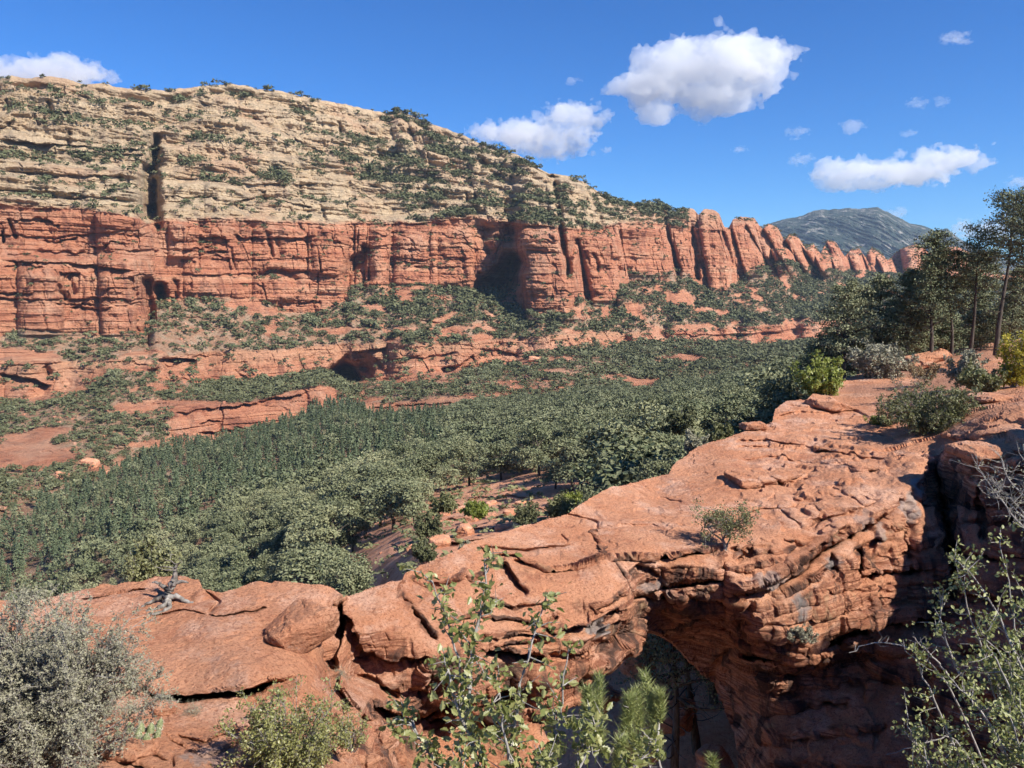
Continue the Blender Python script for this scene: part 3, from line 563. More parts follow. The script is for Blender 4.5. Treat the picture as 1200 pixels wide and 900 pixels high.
# ledge on the left
C([(168, 800), (182, 812), (215, 815), (250, 811), (292, 806), (322, 796)], 'gap', 1.0, 10); C([(150, 790), (182, 812), (215, 815), (250, 811), (292, 806), (350, 790)], 'step', 0.25, 14)
C([(238, 690), (256, 704), (243, 720)], 'crack', 0.12, 1.8); C([(243, 720), (262, 722), (290, 716), (314, 711)], 'gap', 0.35, 3); 
C([(176, 722), (215, 714), (243, 720)], 'gap', 0.2, 2); C([(90, 704), (150, 694), (172, 690)], 'gap', 0.3, 2.5)
C([(180, 838), (190, 836), (200, 838)], 'step', 0.2, 4); C([(190, 862), (240, 888), (262, 880), (285, 868), (300, 850)], 'crack', 0.25, 1.6); C([(120, 866), (150, 872), (170, 880), (200, 895)], 'crack', 0.15, 2.0)
C([(70, 862), (110, 862), (130, 866)], 'gap', 0.4, 5); C([(200, 880), (204, 900)], 'crack', 0.2, 2); C([(90, 884), (120, 888), (150, 893), (190, 905)], 'gap', 0.4, 5); C([(205, 860), (240, 868), (280, 850)], 'step', 0.12, 8)

# gap between the ledge and the first block
C([(399, 700), (398, 730), (392, 752), (385, 772), (394, 790)], 'crack', 0.9, 5); C([(400, 790), (396, 806), (418, 836), (440, 846)], 'step', 0.5, 8)
C([(386, 708), (398, 712)], 'crack', 0.3, 4)
# the first block and the pile behind it
C([(470, 682), (474, 700), (486, 718), (497, 735), (505, 744), (514, 748)], 'crack', 0.75, 2.4, 2.5); C([(466, 698), (484, 712)], 'crack', 0.4, 3)
C([(404, 706), (412, 735), (430, 762), (450, 772), (480, 770), (505, 772)], 'step', 0.42, 14, 4); C([(440, 800), (460, 806), (500, 812), (530, 800)], 'step', 0.25, 10, 4)
C([(432, 820), (462, 836), (500, 838), (530, 820), (545, 800)], 'step', 1.1, 14); C([(500, 845), (560, 828), (600, 800)], 'step', 0.6, 10); C([(412, 790), (440, 798), (470, 822)], 'crack', 0.2, 3)
C([(478, 678), (500, 690), (530, 684), (545, 672)], 'crack', 0.22, 2.2); C([(588, 660), (596, 676), (606, 688), (622, 696)], 'crack', 0.35, 3, 2.5); C([(540, 668), (552, 682), (570, 672)], 'crack', 0.16, 2)
C([(570, 700), (600, 712), (640, 706)], 'step', 0.18, 6, 3); C([(520, 728), (560, 720), (600, 726), (640, 735)], 'step', 0.2, 5, 3); C([(560, 746), (610, 744), (650, 748)], 'step', 0.25, 5); C([(570, 756), (620, 754), (660, 752)], 'step', 0.22, 4)
C([(560, 640), (576, 654), (606, 652)], 'crack', 0.22, 1.8); C([(604, 646), (612, 655), (640, 665)], 'step', 0.4, 5)
# thick slab on the left half of the span
C([(640, 668), (656, 667), (672, 664), (690, 658), (702, 652), (712, 652)], 'gap', 0.8, 5); C([(630, 668), (672, 664), (702, 652)], 'step', 0.3, 7); C([(692, 622), (698, 632), (706, 642), (706, 652)], 'crack', 0.55, 2.4, 1); C([(600, 655), (630, 664), (645, 668)], 'step', 0.3, 4)
C([(560, 640), (610, 646), (650, 642), (672, 638)], 'crack', 0.2, 1.4); C([(660, 602), (700, 612), (700, 622)], 'crack', 0.2, 1.6)
C([(655, 628), (666, 636)], 'crack', 0.12, 1.6)
# front lip of the span
C([(702, 654), (745, 652), (780, 652), (812, 646), (850, 640)], 'gap', 0.8, 4.5); C([(702, 654), (745, 652), (780, 652), (812, 646), (850, 640)], 'step', 0.3, 9); C([(722, 616), (740, 614), (765, 614), (775, 618)], 'step', 0.16, 5); C([(733, 586), (742, 590)], 'crack', 0.1, 1.5); C([(770, 585), (800, 589)], 'crack', 0.16, 1.3); C([(742, 598), (762, 600)], 'crack', 0.14, 1.4)
C([(722, 660), (730, 675), (738, 690), (741, 700)], 'crack', 0.35, 1.8); C([(712, 655), (724, 660)], 'crack', 0.2, 2)
C([(748, 662), (766, 668), (772, 676)], 'step', 0.25, 4); C([(740, 703), (760, 692), (800, 684), (850, 678)], 'gap', 1.1, 6); C([(745, 700), (770, 697), (800, 700)], 'step', 0.6, 5)
C([(800, 690), (820, 698), (848, 700)], 'step', 0.6, 5); C([(846, 646), (850, 670), (848, 700), (856, 722)], 'crack', 0.9, 3.0)
C([(690, 712), (715, 706), (730, 692)], 'step', 0.35, 5); C([(660, 738), (690, 734), (712, 722), (725, 710)], 'step', 0.55, 6); C([(655, 722), (640, 735), (650, 748)], 'crack', 0.25, 2); C([(700, 740), (738, 728)], 'step', 0.3, 5); C([(640, 768), (680, 768), (720, 756), (740, 752)], 'step', 0.35, 5); C([(560, 760), (600, 764), (640, 770)], 'step', 0.8, 9)
C([(640, 784), (670, 784), (700, 772)], 'step', 0.3, 5); C([(650, 800), (690, 796)], 'step', 0.3, 4)
# right part: the lip, the crack under it and the flakes on top
C([(848, 694), (875, 694), (905, 685), (935, 670), (958, 650), (985, 634), (1005, 620), (1035, 604), (1055, 588)], 'gap', 1.4, 6, 2); C([(848, 694), (905, 685), (958, 650), (1005, 620), (1055, 588)], 'step', 0.6, 10, 2); C([(852, 690), (905, 678), (955, 645), (1000, 612)], 'rise', 0.3, 8)
C([(856, 668), (880, 664), (925, 655)], 'step', 0.3, 6); C([(855, 616), (880, 602), (910, 600), (932, 612), (942, 622)], 'crack', 0.22, 2.2, 3); C([(860, 656), (880, 650), (876, 640)], 'crack', 0.4, 4)
C([(850, 640), (885, 650), (940, 640), (962, 630)], 'step', 0.22, 6, 4); C([(910, 600), (950, 592), (965, 606), (950, 625)], 'crack', 0.18, 2, 3); C([(970, 574), (1000, 584), (1012, 598)], 'crack', 0.18, 2, 3); C([(940, 620), (975, 605), (1000, 600), (1030, 588)], 'step', 0.25, 5, 3)
C([(920, 585), (945, 588), (965, 580)], 'step', 0.12, 5, 3)
C([(852, 518), (880, 516), (920, 520), (945, 524), (980, 530)], 'step', 0.35, 5, 2.5); C([(865, 538), (890, 536), (915, 534), (940, 540), (965, 545)], 'step', 0.3, 4, 2.5); C([(948, 526), (975, 530), (1010, 536), (1045, 540)], 'step', 0.45, 6, 2.5); C([(958, 544), (975, 548), (992, 544)], 'step', 0.22, 4)
C([(860, 524), (905, 522)], 'step', 0.25, 3.5); C([(905, 562), (930, 566), (952, 558)], 'step', 0.25, 5, 2); C([(990, 552), (1010, 556), (1032, 548)], 'step', 0.3, 5); C([(908, 488), (940, 482), (990, 484)], 'step', 0.5, 6); C([(920, 474), (960, 478), (1010, 480)], 'step', 0.4, 5)
C([(975, 470), (1000, 480), (1020, 488)], 'step', 0.4, 5); C([(1000, 500), (1030, 506), (1060, 520)], 'step', 0.25, 4)
for k in range(26):                                                # many small broken ledges on the upper surface
    x0 = rng.uniform(860, 1055); y0 = rng.uniform(505, 640) ; x0 = min(x0, 1065 - (y0 - 520) * 0.3); ln = rng.uniform(14, 46); sl = rng.uniform(-0.35, 0.2)
    C([(x0, y0), (x0 + ln * 0.5, y0 + sl * ln * 0.5 + rng.uniform(-2, 4)), (x0 + ln, y0 + sl * ln)], 'step', rng.uniform(0.06, 0.16), rng.uniform(4, 8), 4)
# the broken face below the lip
for poly, d, w in [([(860, 708), (890, 712), (930, 690), (960, 672), (985, 655)], .3, 5), ([(860, 724), (885, 730), (920, 712), (960, 700)], .3, 5), ([(905, 740), (950, 722), (1000, 712)], .25, 5), ([(935, 764), (960, 758), (990, 742), (1040, 728), (1095, 718)], 0.9, 14),
                   ([(1000, 676), (1030, 674), (1070, 668), (1100, 660)], .55, 7), ([(1012, 642), (1040, 628), (1064, 610)], .35, 6), ([(890, 752), (920, 748), (945, 752)], .25, 4), ([(870, 735), (880, 745), (915, 748)], .3, 5), ([(960, 690), (1000, 690), (1050, 692)], .2, 5), ([(1050, 650), (1080, 636), (1096, 632)], .4, 6),
                   ([(980, 780), (1040, 760), (1090, 752)], .5, 8), ([(870, 760), (900, 772), (960, 776), (1000, 770)], .6, 8), ([(900, 690), (912, 702), (905, 715)], .25, 5), ([(1064, 576), (1080, 590), (1096, 596)], .3, 6)]:
    C(poly, 'step', d, w, 3)
C([(935, 764), (965, 756), (990, 742), (1040, 730), (1095, 722)], 'gap', 1.2, 9, 3); C([(1000, 672), (1030, 672), (1070, 668), (1100, 660)], 'gap', .8, 5, 3); C([(870, 768), (905, 774), (940, 770)], 'gap', .8, 7, 3)
for poly, d, w in [([(850, 700), (846, 720), (858, 742)], .5, 3), ([(1004, 640), (1010, 660), (1004, 676)], .5, 3), ([(944, 700), (950, 725)], .2, 2), ([(972, 650), (978, 668), (970, 680)], .3, 3), ([(1060, 600), (1058, 625), (1066, 660)], .3, 3), ([(1020, 700), (1016, 730)], .2, 2.5)]:
    C(poly, 'crack', d, w, 3)
# underside of the arch and the pier
for poly, d, w in [([(760, 722), (800, 736), (840, 752), (872, 764)], .3, 7), ([(790, 712), (830, 722), (870, 742)], .35, 6), ([(840, 778), (880, 782), (940, 786)], .25, 8), ([(880, 830), (940, 826), (1000, 820)], .25, 12), ([(880, 870), (960, 860), (1040, 850)], .3, 14), ([(960, 800), (1020, 796), (1080, 800)], .25, 10)]:
    C(poly, 'step', d, w, 4)
# the cleft and the shaded wall to the right
C([(1094, 540), (1100, 570), (1106, 600), (1112, 630), (1118, 660)], 'crack', 2.2, 7, 2); C([(1112, 640), (1118, 680), (1110, 710)], 'crack', 0.8, 6)
for poly, d, w in [([(1128, 526), (1160, 531), (1200, 528), (1240, 530)], .35, 5), ([(1130, 540), (1160, 547), (1210, 548), (1260, 548)], .9, 7), ([(1112, 552), (1150, 556), (1185, 562)], .3, 5), ([(1105, 512), (1140, 516), (1190, 508)], .3, 5), ([(1120, 590), (1150, 596), (1200, 590)], .25, 6), ([(1125, 610), (1160, 614), (1220, 606)], .2, 6),
                   ([(1120, 650), (1160, 655), (1230, 650)], .3, 9), ([(1120, 700), (1180, 705), (1260, 700)], .4, 12), ([(1110, 760), (1180, 765), (1280, 760)], .4, 14), ([(1100, 470), (1150, 466), (1210, 470)], .35, 4), ([(1130, 452), (1180, 448), (1230, 452)], .4, 4), ([(1060, 446), (1100, 444)], .35, 4), ([(1120, 500), (1170, 494), (1230, 498)], .3, 4), ([(1080, 432), (1140, 430)], .4, 3)]:
    C(poly, 'step', d, w, 3)
C([(1150, 560), (1146, 590), (1152, 640)], 'crack', .35, 3, 3); C([(1186, 560), (1190, 620)], 'crack', .3, 3, 3)

Yn = np.where(PXn > 930, blur(Yn.copy(), 3), blur(Yn.copy(), 1))
Pn = W(PXn, PYn, Yn)
N0 = gnormal(np.stack([blur(Pn[..., k].copy(), 9) for k in range(3)], -1))
foot = np.clip(Yn / FPX * 1.3 * np.clip(Yn / np.abs(Pn[..., 2]), 1, 12) ** 1.0, 0.01, 1)      # ground covered by one grid cell
fw = lambda lam: ss(0.6, 0.2, foot / lam)
up = N0[..., 2]
facek = ss(0.78, 0.45, up) * crv(PXn, [(-150, .3), (385, .3), (410, 1), (1420, 1)])                    # 1 on steep rock, 0 on the walkable top
x, y, z = Pn[..., 0], Pn[..., 1], Pn[..., 2]
zt = z + 0.10 * x - 0.06 * y + 0.35 * fbm(x / 3.2, y / 3.2, z / 3, 3, 101)
ta, va = layer_table(-30, 12, 0.28, 0.85, 11); tb, vb = layer_table(-30, 12, 0.07, 0.22, 12)
ma = 0.5 + 1.1 * fbm(x / 2.2, y / 2.2, z / 1.1, 3, 103)
dn = facek * (0.13 * fw(0.6) * np.interp(zt, ta, va) * ma + 0.075 * fw(0.15) * np.interp(zt, tb, vb) * (0.4 + fbm(x / 1.1, y / 1.1, z / 0.5, 2, 104)))
ubn = 0.88 * x + 0.47 * y + 0.25 * fbm(x / 1.2, y / 1.2, z / 0.8, 3, 112); zbn = zt + 0.10 * fbm(x / 0.9, y / 0.9, z / 0.7, 3, 113)
dn += facek * (0.105 * fw(0.8) * blocks(ubn, zbn, -34, 16, 0.28, 0.75, 1.3, 114, 0.5) + 0.042 * fw(0.3) * blocks(ubn + 3, zbn, -34, 16, 0.08, 0.24, 0.5, 118, 0.5))
bk = 0.6 * fw(0.6) * fbm(x / 1.5, y / 1.5, z / 1.0, 5, 105, 0.55) + (1 - fw(0.6)) * fbm(x / 3, y / 3, z / 2, 2, 105); dn += (0.05 + 0.17 * facek) * np.sign(bk) * np.abs(bk) ** 0.75
jn = np.abs(noise(x / 1.9, y / 1.9, z / 3.0, 106)); dn -= 0.16 * facek * ss(0.10, 0, jn)
jn = np.abs(noise(x / 0.8 + 9, y / 0.8, z / 0.6, 107)); dn -= fw(0.25) * 0.05 * (facek * 0.8 + 0.1) * ss(0.10, 0, jn)
# curved cross beds on the faces
cb = fbm((x * 0.8 + z * 0.9) / 0.5, y / 3.0, (z - 0.45 * x + 0.25 * np.sin(x * 0.9)) / 0.13, 3, 108); dn += 0.055 * facek * cb * fw(0.2)
# exfoliated sheets on the top
tf = fbm(x / 2.6, y / 2.0, 0.4, 5, 109, 0.55) * 3.2 + 0.1 * x; fl = np.floor(tf); ft = tf - fl
dn += fw(0.5) * (1 - facek) * 0.105 * (fl - tf + ss(0.0, 0.16, ft)) * (0.35 + ss(850, 930, PXn) * 0.9)
dn += fw(0.12) * 0.022 * fbm(x / 0.22, y / 0.22, z / 0.18, 4, 110, 0.6) + 0.008 * noise(x / 0.05, y / 0.05, z / 0.05, 111)
dn *= crv(PXn, [(-150, 0.8), (400, 0.8), (520, 0.9), (1090, 1.0), (1420, 1.0)])
gy = np.maximum(np.abs(np.gradient(Yn, axis=0)), np.abs(np.gradient(Yn, axis=1))); calm = blur(ss(4.5, 2.0, gy / foot), 2)
Pn = Pn + N0 * (dn * (0.12 + 0.88 * calm))[..., None]
grey = np.zeros(PXn.shape)
for cx, cyy, rx, ry, a in [(1078, 572, 12, 14, .9), (1062, 596, 8, 22, .6), (1030, 625, 6, 16, .5), (975, 660, 10, 8, .6), (905, 678, 26, 5, .5), (704, 738, 26, 7, .8), (898, 688, 14, 7, .6), (935, 710, 9, 16, .6), (1010, 612, 10, 12, .4), (250, 888, 40, 14, .5), (265, 812, 24, 6, .5), (770, 690, 22, 6, .5), (560, 600, 40, 20, .0)]:
    q = ((PXn - cx) / rx) ** 2 + ((PYn - cyy) / ry) ** 2 + 1.1 * fbm(PXn / 7, PYn / 7, 0.3, 4, 120)
    grey = np.maximum(grey, a * ss(1.1, 0.4, q))
soiln = ss(490, 440, PYn - 0.0 * PXn + 18 * fbm(PXn / 25, PYn / 8, 0, 4, 121)) * ss(0.1, -0.2, fbm(x / 3, y / 3, 0.7, 4, 122)) * (PXn > 900)
soiln = np.maximum(soiln, 0.7 * ss(850, 900, PYn) * ss(0.0, 0.25, fbm(x / 1.2, y / 1.2, 0.7, 4, 123)) * ss(80, 300, PXn) * (PXn < 560))
silx = crv(nx, SIL) + 1.3 * fbm(nx / 9.0, 0.1, 0.9, 4, 130)
cx_, cy_ = (PXn[:-1, :-1] + step / 2), (PYn[:-1, :-1] + step / 2)
inside = (cy_ > (silx[:-1] + silx[1:])[None] / 2)
wv = 1.6 * fbm(cx_ / 9, cy_ / 9, 0.5, 3, 131)
hole = inpoly(cx_ + wv, cy_ + wv, OPEN)
inside &= ~hole
split1 = crv(cy_, [(380, 400), (700, 400), (790, 392), (850, 440), (1000, 470)]); split2 = crv(cy_, [(380, 1010), (450, 1030), (500, 1078), (545, 1096), (600, 1106), (700, 1116), (1000, 1112)])
zone = np.where(cx_ < split1, 0, np.where(cx_ < split2, 1, 2))
NRr, NCc = PXn.shape; idx = np.arange(NRr * NCc).reshape(NRr, NCc)
# thickness behind the seen surface, so that every rock is a closed body
rad = Pn / np.linalg.norm(Pn, axis=-1, keepdims=True)
thick = crv(PXn, [(-150, 2.5), (380, 2.5), (420, 1.6), (760, 1.6), (860, 2.2), (1000, 5), (1090, 6), (1420, 7)])
Bk = Pn + rad * np.array([1, 1, 0.5]) * thick[..., None] - np.array([0, 0, 1]) * (thick * 0.25)[..., None]
for zi, nm in ((0, 'rock_ledge'), (1, 'rock_arch'), (2, 'rock_wall')):
    msk = inside & (zone == zi)
    Ff = gridfaces(NRr, NCc, msk); Fb = Ff[:, ::-1] + NRr * NCc
    # side walls along the mask's border
    sides = []
    m = np.pad(msk, 1)
    A = msk & ~m[:-2, 1:-1]; i, j = np.nonzero(A); sides.append(np.stack([idx[i, j + 1], idx[i, j], idx[i, j] + NRr * NCc, idx[i, j + 1] + NRr * NCc], -1)[:, ::-1])
    A = msk & ~m[2:, 1:-1]; i, j = np.nonzero(A); sides.append(np.stack([idx[i + 1, j], idx[i + 1, j + 1], idx[i + 1, j + 1] + NRr * NCc, idx[i + 1, j] + NRr * NCc], -1)[:, ::-1])
    A = msk & ~m[1:-1, :-2]; i, j = np.nonzero(A); sides.append(np.stack([idx[i, j], idx[i + 1, j], idx[i + 1, j] + NRr * NCc, idx[i, j] + NRr * NCc], -1)[:, ::-1])
    A = msk & ~m[1:-1, 2:]; i, j = np.nonzero(A); sides.append(np.stack([idx[i + 1, j + 1], idx[i, j + 1], idx[i, j + 1] + NRr * NCc, idx[i + 1, j + 1] + NRr * NCc], -1)[:, ::-1])
    Fall = np.concatenate([Ff, Fb] + sides)
    Vv = np.concatenate([Pn.reshape(-1, 3), Bk.reshape(-1, 3)])
    at = {'face': np.tile(facek.ravel(), 2), 'grey': np.tile(grey.ravel(), 2), 'soil': np.tile(soiln.ravel(), 2)}
    v_, f_, a_ = compact(Vv, Fall, at)
    tag(mesh_np(nm, v_, f_, M_ROCK, False, a_), kind='structure')

def near_point(px, py):
    """point of the near rock seen at a pixel"""
    j = int(round((px - nx[0]) / step)); i = int(round((py - ny[0]) / step)); return Vector(Pn[i, j])
def far_point(px, py):
    j = int(np.argmin(np.abs(cols - px))); i = int(np.argmin(np.abs(PYg[:, j] - py))); return Vector(P[i, j])

# the cliff on the right, beyond the frame: it keeps the gorge and the pier in shade
def lumpy(name, pts, mat, h=0.35, amp=0.35, seed=0):
    """a rough rock body hulled over corner points"""
    import bmesh
    bm = bmesh.new()
    for p in pts: bm.verts.new(p)
    bmesh.ops.convex_hull(bm, input=bm.verts)
    me = bpy.data.meshes.new(name); bm.to_mesh(me); bm.free()
    o = bpy.data.objects.new(name, me); COL.objects.link(o)
    md = o.modifiers.new('r', 'REMESH'); md.mode = 'VOXEL'; md.voxel_size = h
    dg = bpy.context.evaluated_depsgraph_get(); ev = o.evaluated_get(dg).to_mesh()
    n = len(ev.vertices); co = np.empty(n * 3, np.float32); ev.vertices.foreach_get('co', co); co = co.reshape(-1, 3)
    no = np.empty(n * 3, np.float32); ev.vertices.foreach_get('normal', no); no = no.reshape(-1, 3)
    fc = np.array([list(p.vertices) if len(p.vertices) == 4 else list(p.vertices) + [p.vertices[-1]] for p in ev.polygons], np.int32)
    o.evaluated_get(dg).to_mesh_clear(); bpy.data.objects.remove(o, do_unlink=True); bpy.data.meshes.remove(me)
    x, y, z = co.T
    s = amp
    d = s * (0.7 * fbm(x / (s * 7), y / (s * 7), z / (s * 4), 4, seed + 1) + 0.35 * np.sign(noise(x / (s * 5), y / (s * 5), z / (s * 0.9), seed + 2)) * 0.4 + 0.18 * fbm(x / s, y / s, z / (s * .6), 4, seed + 5))
    zq = z + 0.2 * x + s * 0.5 * fbm(x / s / 3, y / s / 3, z / s / 3, 2, seed + 8)
    d = d + s * 0.30 * blocks(x + 0.6 * y + s * fbm(x / s / 3, y / s / 3, z / s / 3, 3, seed + 7), zq, zq.min() - s, zq.max() + s, s * 1.2, s * 3.5, s * 6, seed + 9, 0.3)
    co = co + no * d[:, None]
    return mesh_np(name, co, fc, mat, False, dict(face=(0.35 if seed > 690 else 1.0) * ss(0.8, 0.4, no[:, 2]), grey=np.zeros(n), soil=np.zeros(n)))
tag(lumpy('side_cliff', [(12.3, -6, -1.7), (17, -6, -1.5), (12.2, 3, -2.2), (12.3, 10, -2.2), (12.5, 17.0, -2.2), (22, 18, -2.6), (22, -6, -1.5), (10.5, -6, -22), (10.5, 4, -22), (12, 14, -22), (22, 18, -22), (22, -6, -22)], M_ROCK, 0.22, 0.8, 300), kind='structure')
# the lookout rock the photograph is taken from
tag(lumpy('lookout_rock', [(-5, -8, -1.6), (9.5, -8, -1.6), (9.5, 0.5, -1.7), (1.5, 1.2, -1.65), (-5, 1.5, -1.8), (-5, 4.0, -3.6), (-1.5, 4.6, -4.0), (3.2, 1.8, -3.6), (-5, -8, -20), (9.5, -8, -20), (9.5, 0.3, -20), (3.5, 2.5, -20), (-1, 7.5, -20), (-6, 7.5, -20)], M_ROCK, 0.2, 0.5, 320), kind='structure')

tag(lumpy('ridge_shade_rock', [(9.2, 27, -7.5), (12.5, 24, -7), (24, 22, -6), (60, 24, -6), (60, 60, -6), (17, 62, -15), (11.5, 45, -13), (9, 27, -26), (12, 24, -26), (60, 22, -26), (60, 62, -30), (14, 62, -30)], M_ROCK, 0.5, 0.8, 340), kind='structure')  # hidden mass under the ridge, added to keep sun off the gorge floor

# ------------------------------------------------------------------ plants: building blocks
def frames(n, r, updir=None, bias=0.0):
    """n random right-handed frames; the third axis (leaf normal) leans towards updir by bias"""
    nrm = r.normal(size=(n, 3)); nrm /= np.linalg.norm(nrm, axis=1, keepdims=True)
    if updir is not None: nrm = nrm * (1 - bias) + np.asarray(updir) * bias; nrm /= np.linalg.norm(nrm, axis=1, keepdims=True) + 1e-9
    t = r.normal(size=(n, 3)); a = np.cross(nrm, t); a /= np.linalg.norm(a, axis=1, keepdims=True) + 1e-9
    return np.stack([a, np.cross(nrm, a), nrm], -1)          # columns = axes

def inst(TV, TF, pos, rot, sc, tint=None, r=None):
    n = len(pos); k = len(TV); sc = np.asarray(sc)
    sc = sc[:, None, None] if sc.ndim == 1 else sc[:, None, :]
    V = np.einsum('nij,nkj->nki', rot, np.broadcast_to(TV, (n, k, 3)) * sc) + pos[:, None]
    F = TF[None] + (np.arange(n) * k)[:, None, None]
    if tint is None: tint = (r or rng).random(n)
    return V.reshape(-1, 3), F.reshape(-1, TF.shape[1]), np.repeat(tint, k)

KITE = np.array([(-1, 0, 0), (-.1, .52, .1), (1, 0, 0), (.1, -.52, -.1)], float); KITE_F = np.array([[0, 1, 2, 3]])
NEEDLE = np.array([(0, -.03, 0), (1, 0, 0), (0, .03, 0), (0, 0, .03)], float)
# broad leaf folded on its midrib with a toothed edge
_o = [(0.0, 0), (0.18, .26), (.30, .22), (.44, .42), (.56, .30), (.70, .38), (.80, .2), (1.0, 0)]
OAKL = np.array([(p[0], 0, 0.02) for p in _o] + [(p[0], p[1], .12 * p[1] * 2) for p in _o] + [(p[0], -p[1], .12 * p[1] * 2) for p in _o], float); OAKL[:, 0] -= 0.0
OAKL_F = np.array([[i, i + 1, 9 + i, 8 + i] for i in range(7)] + [[i + 1, i, 16 + i, 17 + i] for i in range(7)])
OVAL = np.array([(0, 0, 0), (.35, .3, .06), (.75, .26, .06), (1, 0, 0), (.75, -.26, .06), (.35, -.3, .06)], float); OVAL_F = np.array([[0, 1, 2, 3], [0, 3, 4, 5]])

def tube(pts, rad, n=5):
    pts = np.asarray(pts, float); rad = np.asarray(rad, float); m = len(pts)
    t = np.gradient(pts, axis=0); t /= np.linalg.norm(t, axis=1, keepdims=True) + 1e-9
    a = np.cross(t, [0.31, 0.17, 0.93]); a /= np.linalg.norm(a, axis=1, keepdims=True) + 1e-9; b = np.cross(t, a)
    th = np.arange(n) * 2 * math.pi / n
    V = pts[:, None] + (a[:, None] * np.cos(th)[:, None] + b[:, None] * np.sin(th)[:, None]) * rad[:, None, None]
    i = np.arange(m - 1)[:, None] * n + np.arange(n); j = np.arange(m - 1)[:, None] * n + (np.arange(n) + 1) % n
    return V.reshape(-1, 3), np.stack([i, j, j + n, i + n], -1).reshape(-1, 4)

def merge(parts):
    Vs, Fs, off = [], [], 0
    for v, f in parts: Vs.append(v); Fs.append(f + off); off += len(v)
    return np.concatenate(Vs), np.concatenate(Fs)

def tubes_fast(paths, r0, r1, n=3):
    """many short limbs of equal point count: paths (N, m, 3)"""
    paths = np.asarray(paths, float); N, m, _ = paths.shape
    t = np.gradient(paths, axis=1); t /= np.linalg.norm(t, axis=2, keepdims=True) + 1e-9
    a = np.cross(t, np.array([0.31, 0.17, 0.93])); a /= np.linalg.norm(a, axis=2, keepdims=True) + 1e-9; b = np.cross(t, a)
    th = np.arange(n) * 2 * math.pi / n; rr = np.asarray(r0)[:, None] * (1 - np.linspace(0, 1, m)) + np.asarray(r1)[:, None] * np.linspace(0, 1, m)
    V = paths[:, :, None] + (a[:, :, None] * np.cos(th)[:, None] + b[:, :, None] * np.sin(th)[:, None]) * rr[..., None, None]
    base = (np.arange(N) * m * n)[:, None, None]
    i = np.arange(m - 1)[:, None] * n + np.arange(n); j = np.arange(m - 1)[:, None] * n + (np.arange(n) + 1) % n
    q = np.stack([i, j, j + n, i + n], -1)[None] + base[..., None]
    return V.reshape(-1, 3), q.reshape(-1, 4)

def curvy(a, b, m, r, bend=0.15, sag=0.0):
    """N curved paths from a to b (N,3)"""
    a = np.asarray(a, float); b = np.asarray(b, float); L = np.linalg.norm(b - a, axis=1)[:, None, None]
    t = np.linspace(0, 1, m)[None, :, None]; off = r.normal(size=(len(a), 1, 3)) * bend * L; off2 = r.normal(size=(len(a), 1, 3)) * bend * 0.5 * L
    p = a[:, None] * (1 - t) + b[:, None] * t + off * (t * (1 - t) * 2) + off2 * np.sin(t * 2 * math.pi) * 0.5
    p[..., 2] += (sag * L[..., 0]) * (t * (1 - t) * 4)[..., 0]
    return p

def crown_cloud(kind, n, r):
    """unit-height crown: centres of leaf clumps, outward normals"""
    if kind == 'cone':
        h = r.random(n) ** 0.75; lev = np.floor(h * 11) / 11; th = r.random(n) * 2 * math.pi
        rad = 0.25 * (1 - h) ** 0.85 * (0.45 + 0.65 * (1 - (h * 11 % 1))) * (0.55 + 0.45 * r.random(n) ** 0.4)
        rad = rad * (1 + 0.25 * np.sin(th * 5 + lev * 40))
        c = np.stack([rad * np.cos(th), rad * np.sin(th), 0.06 + 0.94 * h], -1)
    else:
        k = {'round': 24, 'open': 22, 'bush': 7}[kind]
        ph = r.random(k) * 2 * math.pi; rr = 0.30 * np.sqrt(r.random(k)); hz = r.uniform(0.30, 0.84, k) if kind != 'bush' else r.uniform(0.25, 0.6, k)
        if kind == 'open': hz = r.uniform(0.32, 0.88, k)
        if kind == 'bush': rr *= 1.5
        lc = np.stack([rr * np.cos(ph), rr * np.sin(ph), hz], -1); ls = r.uniform(0.08, 0.19, k) if kind != 'open' else r.uniform(0.06, 0.14, k)
        if kind == 'bush': ls = r.uniform(0.25, 0.38, k)
        lc[0] = (0, 0, 0.78 if kind != 'bush' else 0.5)
        w = ls ** 2; i = r.choice(k, n, p=w / w.sum()); d = r.normal(size=(n, 3)); d /= np.linalg.norm(d, axis=1, keepdims=True); d[:, 2] = np.where(d[:, 2] < -0.35, -d[:, 2], d[:, 2])
        c = lc[i] + d * (ls[i] * (0.55 + 0.5 * r.random(n) ** 0.6))[:, None] * np.array([1, 1, 0.8])
        if kind != 'bush': c = c + r.normal(size=(n, 3)) * 0.016
    c[:, 2] = np.maximum(c[:, 2], 0.03)
    return c

def crown_template(kind, n, card, r):
    c = crown_cloud(kind, n, r); o = c - np.array([0, 0, .30 if kind != 'cone' else .0]); o[:, 2] *= (.8 if kind != 'cone' else .25); o /= np.linalg.norm(o, axis=1, keepdims=True) + 1e-6
    rot = frames(n, r, o + np.array([0, 0, .35]), 0.42)
    sc = card * r.uniform(0.6, 1.3, n); V, F, t = inst(KITE, KITE_F, c, rot, sc, r.random(n))
    return V, F, t

